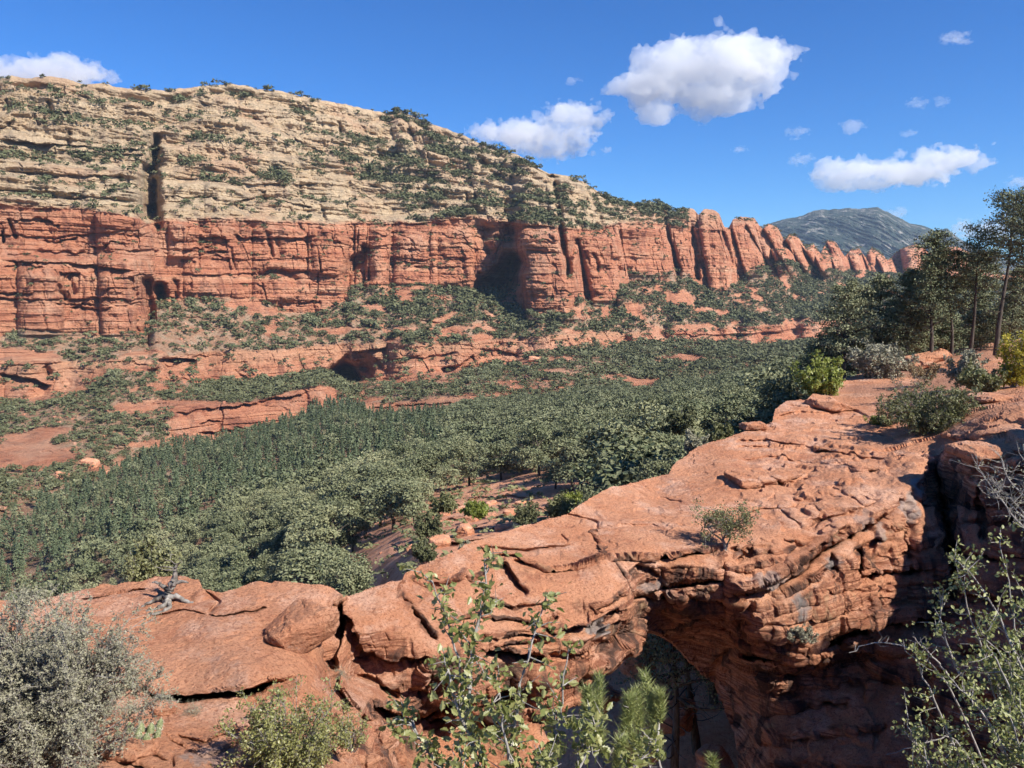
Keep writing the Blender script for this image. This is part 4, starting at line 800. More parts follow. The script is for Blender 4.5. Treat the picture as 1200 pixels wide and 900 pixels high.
def scatter(templates, pos, size, r, wide=None, tintbase=None):
    """one realised mesh of many plants"""
    Vs, Fs, Ts, off = [], [], [], 0
    ti = r.integers(0, len(templates), len(pos)); rz = r.random(len(pos)) * 2 * math.pi
    if wide is None: wide = r.uniform(0.8, 1.25, len(pos))
    tb = r.random(len(pos)) if tintbase is None else tintbase
    for k, (TV, TF, TT) in enumerate(templates):
        m = np.nonzero(ti == k)[0]
        if not len(m): continue
        c, s_ = np.cos(rz[m])[:, None], np.sin(rz[m])[:, None]; sx = (size[m] * wide[m])[:, None]
        V = np.stack([(TV[:, 0] * c - TV[:, 1] * s_) * sx + pos[m, 0:1], (TV[:, 0] * s_ + TV[:, 1] * c) * sx + pos[m, 1:2], TV[:, 2][None] * size[m][:, None] + pos[m, 2:3]], -1)
        F = TF[None] + (np.arange(len(m)) * len(TV))[:, None, None]
        Vs.append(V.reshape(-1, 3)); Fs.append(F.reshape(-1, 4) + off); Ts.append((TT[None] * 0.3 + tb[m][:, None] * 0.7).ravel()); off += len(m) * len(TV)
    return np.concatenate(Vs), np.concatenate(Fs), np.concatenate(Ts)

# ------------------------------------------------------------------ where plants stand on the terrain
def sample(weight, n, r, cell=None, jit=True):
    w = weight.ravel().astype(float); w = w / w.sum(); k = r.choice(w.size, n, p=w)
    i, j = np.unravel_index(k, weight.shape); i = np.clip(i, 0, nR - 2); j = np.clip(j, 0, nC - 2)
    if jit:
        u, v = r.random(n)[:, None], r.random(n)[:, None]
        p = P[i, j] * (1 - u) * (1 - v) + P[i + 1, j] * u * (1 - v) + P[i, j + 1] * (1 - u) * v + P[i + 1, j + 1] * u * v
    else: p = P[i, j]
    if cell is not None:
        key = np.floor(p[:, 0] / cell).astype(int) * 100003 + np.floor(p[:, 1] / cell).astype(int) * 911 + np.floor(p[:, 2] / (cell * 1.5)).astype(int)
        _, u = np.unique(key, return_index=True); p = p[u].copy(); i = i[u]; j = j[u]; p[:, :2] += r.uniform(-.45, .45, (len(p), 2)) * cell
    return p, i, j
dPi = np.gradient(P, axis=0); dPj = np.gradient(P, axis=1); area = np.abs(np.cross(dPi, dPj)[..., 2]); slant = np.linalg.norm(np.cross(dPi, dPj), axis=-1)
area = np.minimum(area, 12.0)
r4 = np.random.default_rng(44)
clear = np.zeros_like(PXg)
for cx, cy_2, rx, ry in [(570, 604, 85, 30), (505, 640, 60, 34), (645, 600, 80, 20), (600, 574, 60, 8), (450, 690, 60, 40), (700, 585, 40, 10), (545, 562, 24, 7), (648, 556, 14, 5), (470, 560, 12, 5), (380, 590, 14, 6), (262, 628, 26, 7), (180, 588, 12, 4), (232, 640, 16, 4), (520, 560, 26, 6), (100, 566, 22, 6), (790, 500, 20, 5), (770, 586, 30, 6), (20, 600, 30, 6), (330, 560, 16, 4), (455, 560, 20, 5), (250, 600, 24, 4)]:
    clear = np.maximum(clear, ss(1.3, 0.7, ((PXg - cx) / rx) ** 2 + ((PYg - cy_2) / ry) ** 2 + 0.5 * fbm(PXg / 9, PYg / 5, 0, 3, 140)))
fpatch = fbm(P[..., 0] / 45, P[..., 1] / 45, 0.3, 4, 150)
forest_w = area * (seg >= 6) * ~((P[..., 1] < np.where(PXg < 640, 98, 78)) & (PXg > 430) & (PXg < 735)) * (1 - clear) * ss(-0.55, -0.35, fpatch) * (P[..., 1] > 46) * (PYg < 740)
fp, fi, fj = sample(forest_w, 18000, r4, 4.8)
npatch = fbm(P[..., 0] / 30, P[..., 1] / 30, P[..., 2] / 18, 4, 151)
upz = TN[..., 2]
sw = area * np.isin(seg, [2, 4, 5]) * (soil > 0.35) * (0.45 + 1.3 * ss(-0.3, 0.1, npatch)) * (1 + 1.6 * ss(330, 480, PXg) * (seg == 2) + 0.8 * ss(500, 700, PXg)) * (1 + 1.3 * np.isin(seg, [4, 5]) * (PXg < 420))
sw += slant * (seg == 0) * ss(13, 4, np.abs(PYg - 188 - (PXg > 190) * 12)) * ss(-.2, .15, npatch) * (PXg < 470) * .9
sw += slant * (seg == 0) * ss(0.30, 0.6, upz) * ss(-0.12, 0.22, npatch) * (0.5 + 2.6 * ss(330, 540, PXg) + 0.9 * ss(0.25, 0.05, fr) * ss(150, 300, PXg) + 1.2 * ss(20, 8, np.abs(PYg - 188 - (PXg > 190) * 14)) )
sw += slant * (seg == 0) * ss(680, 720, PXg) * ss(800, 770, PXg) * 0.22
sw *= 1 - 0.97 * ((seg <= 1) & (PXg > 805))
sw += slant * np.isin(seg, [1, 3]) * ss(0.45, 0.7, upz) * 0.30
sw *= (PXg > -250) & (PXg < 1250)
sp, si, sj = sample(sw, 66000, r4, 2.5)
print('forest', len(fp), 'scrub', len(sp))

def px_of(p):
    p = np.asarray(p); c, s = math.cos(PITCH), math.sin(PITCH)
    f = p[..., 1] * c - p[..., 2] * s; u = p[..., 1] * s + p[..., 2] * c
    return 600 + FPX * p[..., 0] / f, 450 - FPX * u / f

# forest: the nearest trees are objects of their own, the rest one mass
conif = (px_of(fp)[0] < 520) & (fp[:, 1] > 215) & (r4.random(len(fp)) < 0.8)
fsize = np.where(conif, r4.uniform(3.6, 9.8, len(fp)), 3.4 + 5.8 * r4.random(len(fp)) ** 1.2)
fx, fy = px_of(fp); infr = (fx > -40) & (fx < 1240)
# trees standing right behind the arch are hidden; only keep what rises above the near rock
hid = fy - fsize * FPX / fp[:, 1] > crv(fx, SIL) + 4
infr &= ~hid
order = np.argsort(np.where(infr, fp[:, 1] / fsize, 1e9))
ind = order[:300]; rest = np.ones(len(fp), bool); rest[ind] = False; rest &= ~hid
def tree_mesh_parts(kind, n, card, r, hgt=6.0):
    V, F, t = crown_template(kind, n, card, r); V = V * hgt
    tr = []
    path = np.array([(0, 0, -.8), (r.normal() * .08, r.normal() * .08, hgt * .25), (r.normal() * .25, r.normal() * .25, hgt * .5), (r.normal() * .3, r.normal() * .3, hgt * .82)])
    tr.append(tube(path, [.16, .12, .08, .03], 6))
    for k in range(9):
        h = r.uniform(.12, .6); a = r.random() * 6.28; p0 = path[1] * (1 - h) + path[3] * h; e = np.array([math.cos(a), math.sin(a), .7]) * hgt * r.uniform(.16, .3)
        tr.append(tube([p0, p0 + e * .5 + r.normal(size=3) * .08, p0 + e], [.06, .04, .015], 4))
    tv, tf = merge(tr)
    return (V, F, t), (tv, tf)
protos = []
for k in range(9):
    kind = ['round', 'open', 'round'][k % 3]; (V_, F_, T_), (tv, tf) = tree_mesh_parts(kind, 3400 if k % 3 else 4200, 0.021, r4)
    cm = mesh_np('crown', V_, F_, M_JUN if k % 2 else M_PINE, False, dict(tint=T_), link=False).data; tm = mesh_np('trunk', tv, tf, M_BARK, True, link=False).data
    protos.append((cm, tm))
for q, k in enumerate(ind):
    cm, tm = protos[q % 9]; s_ = fsize[k] / 6.0
    root = empty('woodland_tree', fp[k] - np.array([0, 0, .25]), r4.random() * 6.28); root.scale = (s_ * r4.uniform(.95, 1.45), s_ * r4.uniform(.95, 1.45), s_)
    gx = fx[k]
    lab, grp = (('grey-green juniper crown in the woodland just beyond the left rock ledge', 'junipers beyond the left ledge') if gx < 450 else
                ('grey-green pinyon tree in the woodland behind the sloping red arch', 'pinyon trees behind the arch'))
    tag(root, lab, 'tree', grp)
    for nm, me in (('trunk', tm), ('crown', cm)):
        o = bpy.data.objects.new(nm, me); COL.objects.link(o); o.parent = root
def lod(kind, n, card, cnt=5): return [crown_template(kind, n, card, r4) for _ in range(cnt)]
dist = fp[:, 1]
for nm, m, tp, mat in [('woodland_mass', rest & ~conif & (dist < 190), lod('round', 900, 0.033), M_JUN), ('woodland_mass', rest & ~conif & (dist >= 190), lod('round', 300, 0.055), M_PINE), ('conifer_mass', rest & conif, lod('cone', 260, 0.048), M_CON)]:
    if m.any():
        V_, F_, T_ = scatter(tp, fp[m] - np.array([0, 0, .2]), fsize[m], r4)
        tag(mesh_np(nm, V_, F_, mat, False, dict(tint=T_)), 'dark green woodland covering the valley floor' if nm[0] == 'w' else 'dense narrow conifers filling the canyon bottom', 'woodland', kind='stuff')

# desert scrub and junipers on the slopes and ledges
ssz = r4.uniform(1.3, 3.4, len(sp)) * np.clip(sp[:, 1] / 600, .75, 1.3) * (1 + 0.7 * (r4.random(len(sp)) < .3)); ssz *= np.where(np.isin(seg[si, sj], [1]), .7, 1)
sx_, sy_ = px_of(sp); ok = (sx_ > 0) & (sx_ < 1200) & (np.isin(seg[si, sj], [2, 4, 5])) & (sx_ < 1000)
so = np.argsort(np.where(ok, sp[:, 1] / ssz, 1e9))[:240]; rs = np.ones(len(sp), bool); rs[so] = False
shp = []
for k in range(6):
    V_, F_, T_ = crown_template('bush', 260, 0.085, r4); shp.append(mesh_np('slope_shrub', V_, F_, M_SCRUB if k % 2 else M_JUN, False, dict(tint=T_), link=False).data)
for q, k in enumerate(so):
    o = bpy.data.objects.new('slope_shrub', shp[q % 6]); COL.objects.link(o); s_ = ssz[k] * 1.2
    o.location = sp[k] - np.array([0, 0, .15]); o.rotation_euler = (0, 0, r4.random() * 6.28); o.scale = (s_ * 1.25, s_ * 1.25, s_)
    if sx_[k] < 420: tag(o, 'dark green shrub on the dry red slope at the left below the cliff band', 'shrub', 'shrubs on the left slope')
    else: tag(o, 'dark green shrub among red ledges below the middle of the cliffs', 'shrub', 'shrubs below the middle cliffs')
tp = lod('bush', 30, 0.20, 6)
V_, F_, T_ = scatter(tp, sp[rs] - np.array([0, 0, .15]), ssz[rs] * 1.2, r4, r4.uniform(1.0, 1.5, rs.sum()))
tag(mesh_np('desert_scrub', V_, F_, M_SCRUB, False, dict(tint=T_)), 'dark green scrub dotting the far slopes and cream ledges', 'scrub', kind='stuff')
# low dry brush between the shrubs
bp, bi, bj = sample(area * ((np.isin(seg, [2, 4, 5]) & (soil > .4)) | (seg >= 6)) * (P[..., 1] > 40) * (PXg > -80) * (PXg < 1150) / np.maximum(P[..., 1], 60) ** 0.6, 16000, r4)
V_, F_, T_ = scatter(lod('bush', 14, 0.24, 6), bp, r4.uniform(.4, 1.1, len(bp)), r4, r4.uniform(1.2, 2.2, len(bp)))
tag(mesh_np('dry_brush', V_, F_, M_OLIVE, False, dict(tint=T_)), 'low grey-green brush between the shrubs and trees', 'brush', kind='stuff')

# loose blocks and talus on the slopes
tp_, ti_, tj_ = sample(slant * ((np.isin(seg, [2, 4, 5]) & (soil > .3)) | ((seg >= 6) & (P[..., 1] < 110))) * (P[..., 1] > 36) * (PXg > -60) * (PXg < 1120) * (0.3 + ss(-.1, .3, fbm(P[..., 0] / 25, P[..., 1] / 25, P[..., 2] / 12, 3, 160))), 3400, r4)
def stone_template(r):
    c = np.array([(sx, sy, sz) for sx in (-1, 1) for sy in (-1, 1) for sz in (-1, 1)], float); c = c * r.uniform(.55, 1.0, (8, 3)) * np.array([.6, .5, .38]); c[:, 2] += .25
    return c, np.array([[0, 1, 3, 2], [4, 6, 7, 5], [0, 4, 5, 1], [2, 3, 7, 6], [0, 2, 6, 4], [1, 5, 7, 3]]), r.random(8)
ts = r4.uniform(.25, 1.0, len(tp_)) ** 1.8 * np.clip(tp_[:, 1] / 200, .7, 2.2) + .12
V_, F_, T_ = scatter([stone_template(r4) for _ in range(9)], tp_ - np.array([0, 0, .05]), ts, r4)
tt_ = NT('talus_stone', .95, .1); M_TAL = tt_.done(tt_.ramp(tt_.attr('tint'), [(0.1, (0.40, 0.17, 0.10)), (0.5, (0.50, 0.24, 0.15)), (0.9, (0.56, 0.36, 0.24))]), tt_.bump(tt_.noise(3, 5, .7), .15))
tag(mesh_np('talus', V_, F_, M_TAL, False, dict(tint=T_)), 'loose broken stones scattered over the red slopes', 'rubble', kind='stuff')

# ------------------------------------------------------------------ clouds: lumpy bodies of water droplets far outside the haze
def surface_net(Fv, org, h):
    """closed quad mesh of the zero set of Fv (negative inside)"""
    s = Fv < 0; nx_, ny_, nz_ = Fv.shape; c = [(i, j, k) for i in (0, 1) for j in (0, 1) for k in (0, 1)]
    cnt = sum(s[i:nx_ - 1 + i, j:ny_ - 1 + j, k:nz_ - 1 + k].astype(int) for i, j, k in c); act = (cnt > 0) & (cnt < 8)
    A = np.argwhere(act); vid = -np.ones(act.shape, int); vid[tuple(A.T)] = np.arange(len(A)); acc = np.zeros((len(A), 3)); n = np.zeros(len(A))
    for a in c:
        for ax in range(3):
            if a[ax]: continue
            b = list(a); b[ax] = 1; fa = Fv[tuple((A + a).T)]; fb = Fv[tuple((A + b).T)]; m = (fa < 0) != (fb < 0)
            t = fa[m] / (fa[m] - fb[m]); p = np.array(a, float)[None].repeat(m.sum(), 0); p[:, ax] += t; acc[m] += p; n[m] += 1
    V = (A + acc / n[:, None]) * h + org; Q = []
    for ax in range(3):
        o1, o2 = [(1, 2), (2, 0), (0, 1)][ax]; sl = [slice(None)] * 3; sl[ax] = slice(0, -1); s0 = s[tuple(sl)]; sl[ax] = slice(1, None); s1 = s[tuple(sl)]
        for flip, mm in ((False, s0 & ~s1), (True, ~s0 & s1)):
            E = np.argwhere(mm); E = E[(E[:, o1] > 0) & (E[:, o2] > 0) & (E[:, o1] < act.shape[o1]) & (E[:, o2] < act.shape[o2]) & (E[:, ax] < act.shape[ax])]
            def g(d1, d2): e = E.copy(); e[:, o1] -= d1; e[:, o2] -= d2; return vid[tuple(e.T)]
            q = np.stack([g(1, 1), g(0, 1), g(0, 0), g(1, 0)], -1); Q.append(q[:, ::-1] if flip else q)
    return V, np.concatenate(Q)

def cloud_mat(name, dens):
    m = bpy.data.materials.new(name); m.use_nodes = True; nt = m.node_tree; nt.nodes.remove(nt.nodes['Principled BSDF'])
    v = nt.nodes.new('ShaderNodeVolumePrincipled'); v.inputs['Color'].default_value = (0.995, 0.995, 0.995, 1); v.inputs['Density'].default_value = dens; v.inputs['Anisotropy'].default_value = 0.2
    nt.links.new(v.outputs[0], nt.nodes['Material Output'].inputs['Volume']); return m
CY = 7000.0; PXM = CY / FPX                    # metres per pixel at the clouds' distance
M_CLD = cloud_mat('cloud_droplets', 0.0058); M_WISP = cloud_mat('thin_cloud', 0.0032)
def cloud(label, blobs, mat, amp, hpx, seed, dy=0.62):
    """blobs: px, py, rx, ry in pixels of the photograph"""
    B = []
    for (x, y, rx, ry) in blobs:
        c = W(x, y, CY); B.append((c[0], c[1], c[2], rx * PXM, max(rx, ry) * PXM * dy, ry * PXM))
    B = np.array(B); h = hpx * PXM; lo = (B[:, :3] - B[:, 3:] * 1.35).min(0) - 3 * h; hi = (B[:, :3] + B[:, 3:] * 1.35).max(0) + 3 * h
    ax = [np.arange(lo[i], hi[i], h) for i in range(3)]; X_, Y_, Z_ = np.meshgrid(*ax, indexing='ij')
    Fv = np.full(X_.shape, 9.0)
    for b in B:
        e = np.sqrt(((X_ - b[0]) / b[3]) ** 2 + ((Y_ - b[1]) / b[4]) ** 2 + ((Z_ - b[2]) / b[5]) ** 2) - 1
        k = 0.25; hh = np.clip(0.5 + 0.5 * (Fv - e) / k, 0, 1); Fv = Fv * (1 - hh) + e * hh - k * hh * (1 - hh)
    L = B[:, 5].mean()
    Fv += amp * (fbm(X_ / L / 1.3, Y_ / L / 1.3, Z_ / L, 5, seed, 0.62) * 1.9 + 0.35 * (0.5 - np.abs(fbm(X_ / L * 1.6, Y_ / L * 1.6, Z_ / L * 1.6, 4, seed + 3)) * 2))
    for a in range(3):
        sl = [slice(None)] * 3; sl[a] = 0; Fv[tuple(sl)] = 1; sl[a] = -1; Fv[tuple(sl)] = 1
    V, Q = surface_net(Fv, lo, h)
    if len(Q): tag(mesh_np('cloud', V, Q, mat, False), label, 'cloud')
cloud('largest white cumulus cloud, high in the middle right of the sky', [(862, 76, 62, 30), (800, 80, 52, 26), (905, 84, 24, 20), (770, 100, 44, 22), (820, 108, 50, 24), (735, 104, 26, 11), (770, 130, 26, 16), (850, 120, 28, 14), (785, 60, 26, 12), (880, 56, 26, 9)], M_CLD, 0.5, 1.7, 500)
cloud('ragged white cloud just above the sloping rim left of the largest cloud', [(670, 136, 34, 12), (610, 156, 44, 12), (650, 166, 40, 16), (575, 152, 20, 8), (662, 128, 16, 9), (700, 136, 10, 6)], M_CLD, 0.75, 1.3, 510)
cloud('long white cloud low above the distant grey mountain', [(1110, 186, 42, 13), (1060, 202, 48, 15), (1000, 205, 38, 16), (975, 200, 18, 12), (1090, 200, 30, 10), (1140, 192, 16, 7), (1020, 216, 30, 6)], M_CLD, 0.6, 1.3, 520)
cloud('pale cloud rising behind the left end of the mesa rim', [(60, 84, 50, 14), (15, 88, 40, 9), (95, 88, 38, 12), (-20, 86, 30, 9)], M_CLD, 0.6, 1.4, 530)
for lab, bl, sd in [('small puff of cloud touching the right shoulder of the distant mountain', [(1050, 250, 13, 5)], 1), ('small flat cloud left of the long low cloud', [(941, 187, 13, 5)], 2), ('small cloud puff above the left end of the long low cloud', [(934, 155, 10, 5)], 3),
                    ('thin wisp of cloud left of and below the largest cloud at its left tip', [(672, 94, 7, 5)], 4), ('upper small puff right of the largest cloud, left one of a close pair', [(1075, 121, 9, 5)], 5), ('upper small puff right of the largest cloud, right one of a close pair', [(1103, 118, 7, 5)], 6), ('thin wisp near the top right corner of the sky', [(1120, 45, 14, 5)], 7),
                    ('thin slanting wisp between the two right-hand puffs and the long cloud', [(1000, 148, 11, 6)], 8), ('short wisp directly right of the slanting wisp', [(1064, 156, 8, 3)], 9), ('cloud scrap cut by the right edge of the frame', [(1198, 213, 15, 5)], 10), ('faint wisp under the right part of the largest cloud', [(868, 175, 9, 3)], 11), ('cloud puff just left of the tallest pine on the right', [(1131, 266, 9, 6)], 12), ('low cloud seen through the crowns of the right-hand pines', [(1165, 270, 34, 9), (1190, 250, 18, 8)], 13)]:
    cloud(lab, bl, M_WISP, 0.95, 0.7, 540 + sd)

# ------------------------------------------------------------------ pines on the right-hand ridge
def pine(label, group, px, py, Y, h, lean=(0, 0), start=0.35, spread=0.22, n=42, tufts=16, card=0.055, mat=M_PINE, bark=M_BARK, seed=0, flat=0.0, r0=None, dead=6, name='pine_tree', cat='tree', z=None, dens=12):
    r = np.random.default_rng(seed); b = W(px, py, Y)
    if z is not None: b[2] = z
    root = empty(name, b); tag(root, label, cat, group)
    r0 = r0 or h * 0.016
    k = 9; tt = np.linspace(0, 1, k); ph = r.random(2) * 6
    tr = np.stack([lean[0] * tt * h + 0.018 * h * np.sin(tt * 5 + ph[0]), lean[1] * tt * h + 0.018 * h * np.sin(tt * 4 + ph[1]), tt * h], -1); tr -= tr[0]; tr[0, 2] = -0.5
    trunk_ = tube(tr, r0 * (1 - tt * .86) * np.r_[1.25, np.ones(k - 1)], 8)
    hs = start + (1 - start) * (np.arange(n) + r.random(n) * .8) / n; ang = np.arange(n) * 2.399 + r.normal(size=n) * .5
    p0 = np.stack([np.interp(hs, tt, tr[:, i]) for i in range(3)], -1)
    prof = np.where(hs > start, np.sqrt(np.clip(1.04 - (hs - start) / (1 - start), 0, 1)) * (0.55 + .45 * r.random(n)), .6) * (1 - flat) + flat * (.45 + .7 * hs) * r.uniform(.6, 1.1, n)
    L = prof * spread * h * 1.25
    p1 = p0 + np.stack([np.cos(ang) * L, np.sin(ang) * L, L * r.uniform(.05, .5, n)], -1)
    br = curvy(p0, p1, 6, r, .16); bv, bf = tubes_fast(br, np.maximum(L * .028, .012) + 0.005, np.full(n, .006), 5)
    # twigs off each branch
    m = tufts; bi_ = np.repeat(np.arange(n), m); u = r.uniform(.35, 1, n * m); i0 = np.clip((u * 5).astype(int), 0, 4); w = (u * 5 - i0)[:, None]
    q0 = br[bi_, i0] * (1 - w) + br[bi_, i0 + 1] * w; dd = r.normal(size=(n * m, 3)); dd[:, 2] = np.abs(dd[:, 2]) * .5; dd /= np.linalg.norm(dd, axis=1)[:, None]
    q1 = q0 + dd * (L[bi_] * .25 * r.uniform(.4, 1, n * m) + .08)[:, None]
    tv, tf = tubes_fast(curvy(q0, q1, 3, r, .1), np.full(n * m, .010), np.full(n * m, .004), 3)
    dn_ = r.integers(0, n, dead) if dead else np.zeros(0, int); parts = [(bv, bf), (tv, tf)]
    if dead:                                   # bare lower limbs
        hh = r.uniform(.12, start + .1, dead); a = r.random(dead) * 6.28; e0 = np.stack([np.interp(hh, tt, tr[:, i]) for i in range(3)], -1); LL = h * r.uniform(.06, .18, dead)
        e1 = e0 + np.stack([np.cos(a) * LL, np.sin(a) * LL, LL * r.uniform(-.1, .5, dead)], -1); parts.append(tubes_fast(curvy(e0, e1, 6, r, .25), h * .0035 * np.ones(dead), np.full(dead, .006), 5))
    v, f = merge([trunk_] + parts); mesh_np('trunk', v, f, bark, True, parent=root)
    c = np.repeat(q1, dens, 0) + r.normal(size=(n * m * dens, 3)) * (0.085 + 0.012 * h) * np.array([1, 1, .55]); rot = frames(len(c), r, (0, 0, 1), .2)
    v, f, t = inst(KITE, KITE_F, c, rot, card * .92 * r.uniform(.6, 1.3, len(c)), np.repeat(r.random(n * m), dens) * .6 + .4 * r.random(len(c)))
    mesh_np('crown', v, f, mat, False, dict(tint=t), parent=root)
    return root
G = 'pines on the right-hand ridge'
pine('tallest pine at the right edge, flat-topped crown high above the others', G, 1168, 404, 36, 6.7, (.02, 0), .55, .16, 34, 15, .055, seed=601, flat=.6, dead=8)
pine('dark slender pine cut by the right edge of the photograph', G, 1204, 404, 33, 6.2, (-.01, 0), .5, .17, 34, 14, .055, seed=602, flat=.5, dead=8)
pine('thin gnarled pine with a small tufted top, second tall trunk from the right', G, 1138, 402, 37, 5.2, (.03, 0), .45, .16, 26, 13, .055, seed=603, flat=.5, dead=10)
pine('broad pine with bare pale twigs at its crest, middle of the ridge', G, 1092, 410, 37, 5.3, (-.02, 0), .22, .22, 46, 15, .06, seed=604, flat=.2, dead=6)
pine('leaning dark double pine between the broad pine and the gnarled one', G, 1116, 404, 38, 4.5, (-.10, 0), .35, .2, 34, 14, .06, seed=605, flat=.3, dead=9)
pine('round dark pine at the left foot of the broad ridge pine', G, 1062, 412, 39, 4.0, (0, 0), .12, .26, 42, 15, .06, M_JUN, seed=606, dead=2)
pine('pale green bushy pinyon leaning over the left end of the ridge', G, 990, 432, 37, 3.9, (-.03, 0), .08, .42, 46, 15, .06, M_JUN, seed=607, dead=1)
pine('dense pinyon with a rounded crown second from the left on the ridge', G, 1028, 418, 40, 4.0, (.02, 0), .1, .36, 44, 15, .06, M_JUN, seed=608, dead=2)
pine('shaded pine standing close behind the yellow-leaved bush', G, 1182, 406, 41, 4.0, (0, 0), .12, .28, 40, 14, .06, M_JUN, seed=609, dead=3)
pine('dark pine in the second row behind the gnarled pine', G, 1150, 400, 46, 5.2, (0, 0), .15, .24, 40, 14, .065, M_JUN, seed=610, dead=3)
pine('dark pine in the second row behind the broad pine', G, 1078, 404, 47, 4.4, (0, 0), .12, .28, 40, 14, .065, seed=611, dead=3)
pine('shaded pine in the back row at the right edge', G, 1215, 400, 46, 5.4, (0, 0), .12, .32, 40, 14, .065, seed=612, dead=3)
pine('low shaded pine filling the gap below the tallest pine', G, 1126, 402, 44, 4.8, (0, 0), .10, .3, 44, 14, .065, seed=613, dead=2)
pine('small dark pinyon at the far left foot of the ridge trees', G, 1010, 424, 46, 4.3, (0, 0), .08, .36, 38, 14, .065, seed=614, dead=2)
# pines down in the shaded gorge, seen through the arch
for k, (px, py, Y, h, lab) in enumerate([(975, 440, 39, 2.3, 'low olive juniper at the far left end of the ridge trees'), (1005, 436, 38, 2.0, 'low juniper directly behind the pale grey-green ridge bush'), (1045, 424, 38, 2.4, 'bushy juniper between the grey-green bush and the broad pine'), (1075, 420, 40, 2.2, 'low juniper under the left side of the broad pine'), (1108, 416, 41, 1.9, 'low juniper behind the tilted slab'),
                                       (1140, 412, 42, 2.0, 'low juniper in shade under the gnarled pine'), (955, 452, 41, 2.1, 'low dark juniper left of the bright yellow-green bush'), (1170, 410, 43, 2.2, 'low juniper in shade left of the yellow-leaved bush')]):
    pine(lab, 'low junipers along the ridge', px, py, Y, h, (0, 0), .04, .5, 40, 13, .055, M_JUN if k % 2 else M_PINE, seed=660 + k, dead=1, name='juniper_tree')
GG = 'pines in the gorge under the arch'
for k, (px, py, Y, h, lab) in enumerate([(790, 905, 27, 9.5, 'dark trunk in the gorge nearest the middle of the arch opening'), (818, 895, 29, 9, 'dark trunk in the gorge next to the right pier'), (768, 880, 31, 9, 'dark trunk in the gorge close to the left pier'), (835, 870, 32, 10, 'slim dark trunk in the gorge almost hidden by the pier'), (745, 860, 34, 8, 'dark tree in the gorge behind the young pines')]):
    pine(lab, GG, px, py, Y, h, (-.10 - .035 * k, .03 * k - .05), .40, .26, 34, 12, .07, seed=620 + k, dead=16, dens=18, z=-18.6 + .3 * k, r0=.17)
# pines on the cliff at the right, outside the frame, that throw the broken shade into the gorge
for k, (x, y, z, h) in enumerate([(14.5, 9, -2.0, 3.4), (14.2, 5.5, -2.0, 4)]):
    q = pine('pine on the rim of the side cliff at the right', 'pines on the side cliff', 600, 500, 10, h, (0, 0), .15, .34, 26, 10, .07, seed=640 + k, dead=2, dens=16); q.location = (x, y, z)

# ------------------------------------------------------------------ rocks that lie loose
def boulder(name, label, cat, c, dims, rot=(0, 0, 0), seed=0, h=None, amp=None, mat=M_ROCK, group=None, sink=0.12, flat=False):
    r = np.random.default_rng(seed); d = r.normal(size=(26, 3)); d /= np.linalg.norm(d, axis=1)[:, None]; d = np.sign(d) * np.abs(d) ** (.45 if flat else .7); d /= np.abs(d).max(1)[:, None] ** .6
    M = Matrix.Rotation(rot[2], 3, 'Z') @ Matrix.Rotation(rot[1], 3, 'Y') @ Matrix.Rotation(rot[0], 3, 'X')
    pts = (d * np.array(dims) / 2) @ np.array(M).T + np.array(c)
    m = max(dims); o = lumpy(name, [tuple(p) for p in pts], mat, h or m / 34, amp or m * 0.07, seed)
    return tag(o, label, cat, group)
def slab(name, label, cat, px, py, dims, rot, seed, lift=0.3, **k):
    p = near_point(px, py); return boulder(name, label, cat, (p[0], p[1], p[2] + dims[2] * lift), dims, rot, seed, flat=True, **k)
p = near_point(352, 748); boulder('boulder', 'rounded red boulder on the ledge beside the gap, its left side casting a shadow', 'rock', (p[0], p[1], p[2] + .16), (.88, .80, .60), (.5, -.45, .9), 705)
p = near_point(383, 762); boulder('boulder', 'small red rock lodged at the right foot of the rounded boulder', 'rock', (p[0], p[1], p[2] + .05), (.34, .3, .3), (.3, .2, .8), 702)
slab('flat_rock', 'flat slab lying on the wide upper surface of the arch, thickest of the sheets', 'rock', 878, 566, (1.05, 1.1, .22), (0, .02, .2), 703)
slab('flat_rock', 'thin slab at the right of the thickest sheet on the arch', 'rock', 915, 562, (.9, .8, .12), (0, 0, .5), 704)
slab('flat_rock', 'dark weathered slab near the right rim of the arch', 'rock', 1012, 549, (.85, .9, .13), (0, 0, .2), 705)
slab('flat_rock', 'low loose rock at the back edge of the arch beside the forest', 'rock', 882, 503, (.75, .6, .22), (0, 0, .1), 706)
slab('tilted_slab', 'tilted red slab under the ridge pines with one end raised', 'rock', 1082, 431, (2.7, 1.4, .42), (0, -.22, .25), 707, .9)
slab('flat_rock', 'red slab on the shaded ground below the yellow-leaved bush', 'rock', 1165, 470, (1.5, 1.1, .25), (0, 0, .3), 708)
slab('flat_rock', 'ledge stone on the rim beneath the green-grey shrub, left of the cleft', 'rock', 975, 478, (1.5, 1.2, .35), (0, .1, .4), 709)
slab('flat_rock', 'layered stone right of the cleft on top of the shaded wall', 'rock', 1160, 533, (1.5, 1.1, .24), (0, 0, .2), 710)
slab('flat_rock', 'small pale stone beside the hedgehog cactus', 'rock', 190, 834, (.28, .18, .09), (0, 0, .3), 711)
slab('flat_rock', 'small cracked stone at the bottom edge below the cactus', 'rock', 150, 885, (.5, .35, .12), (0, 0, -.3), 712)
slab('flat_rock', 'pinkish rubble stone between the oak bush and the first block', 'rock', 440, 872, (.35, .3, .16), (0, 0, 1), 713)
slab('flat_rock', 'angular stone wedged below the overhang of the first block', 'rock', 405, 850, (.4, .3, .2), (.2, .2, 1), 714)
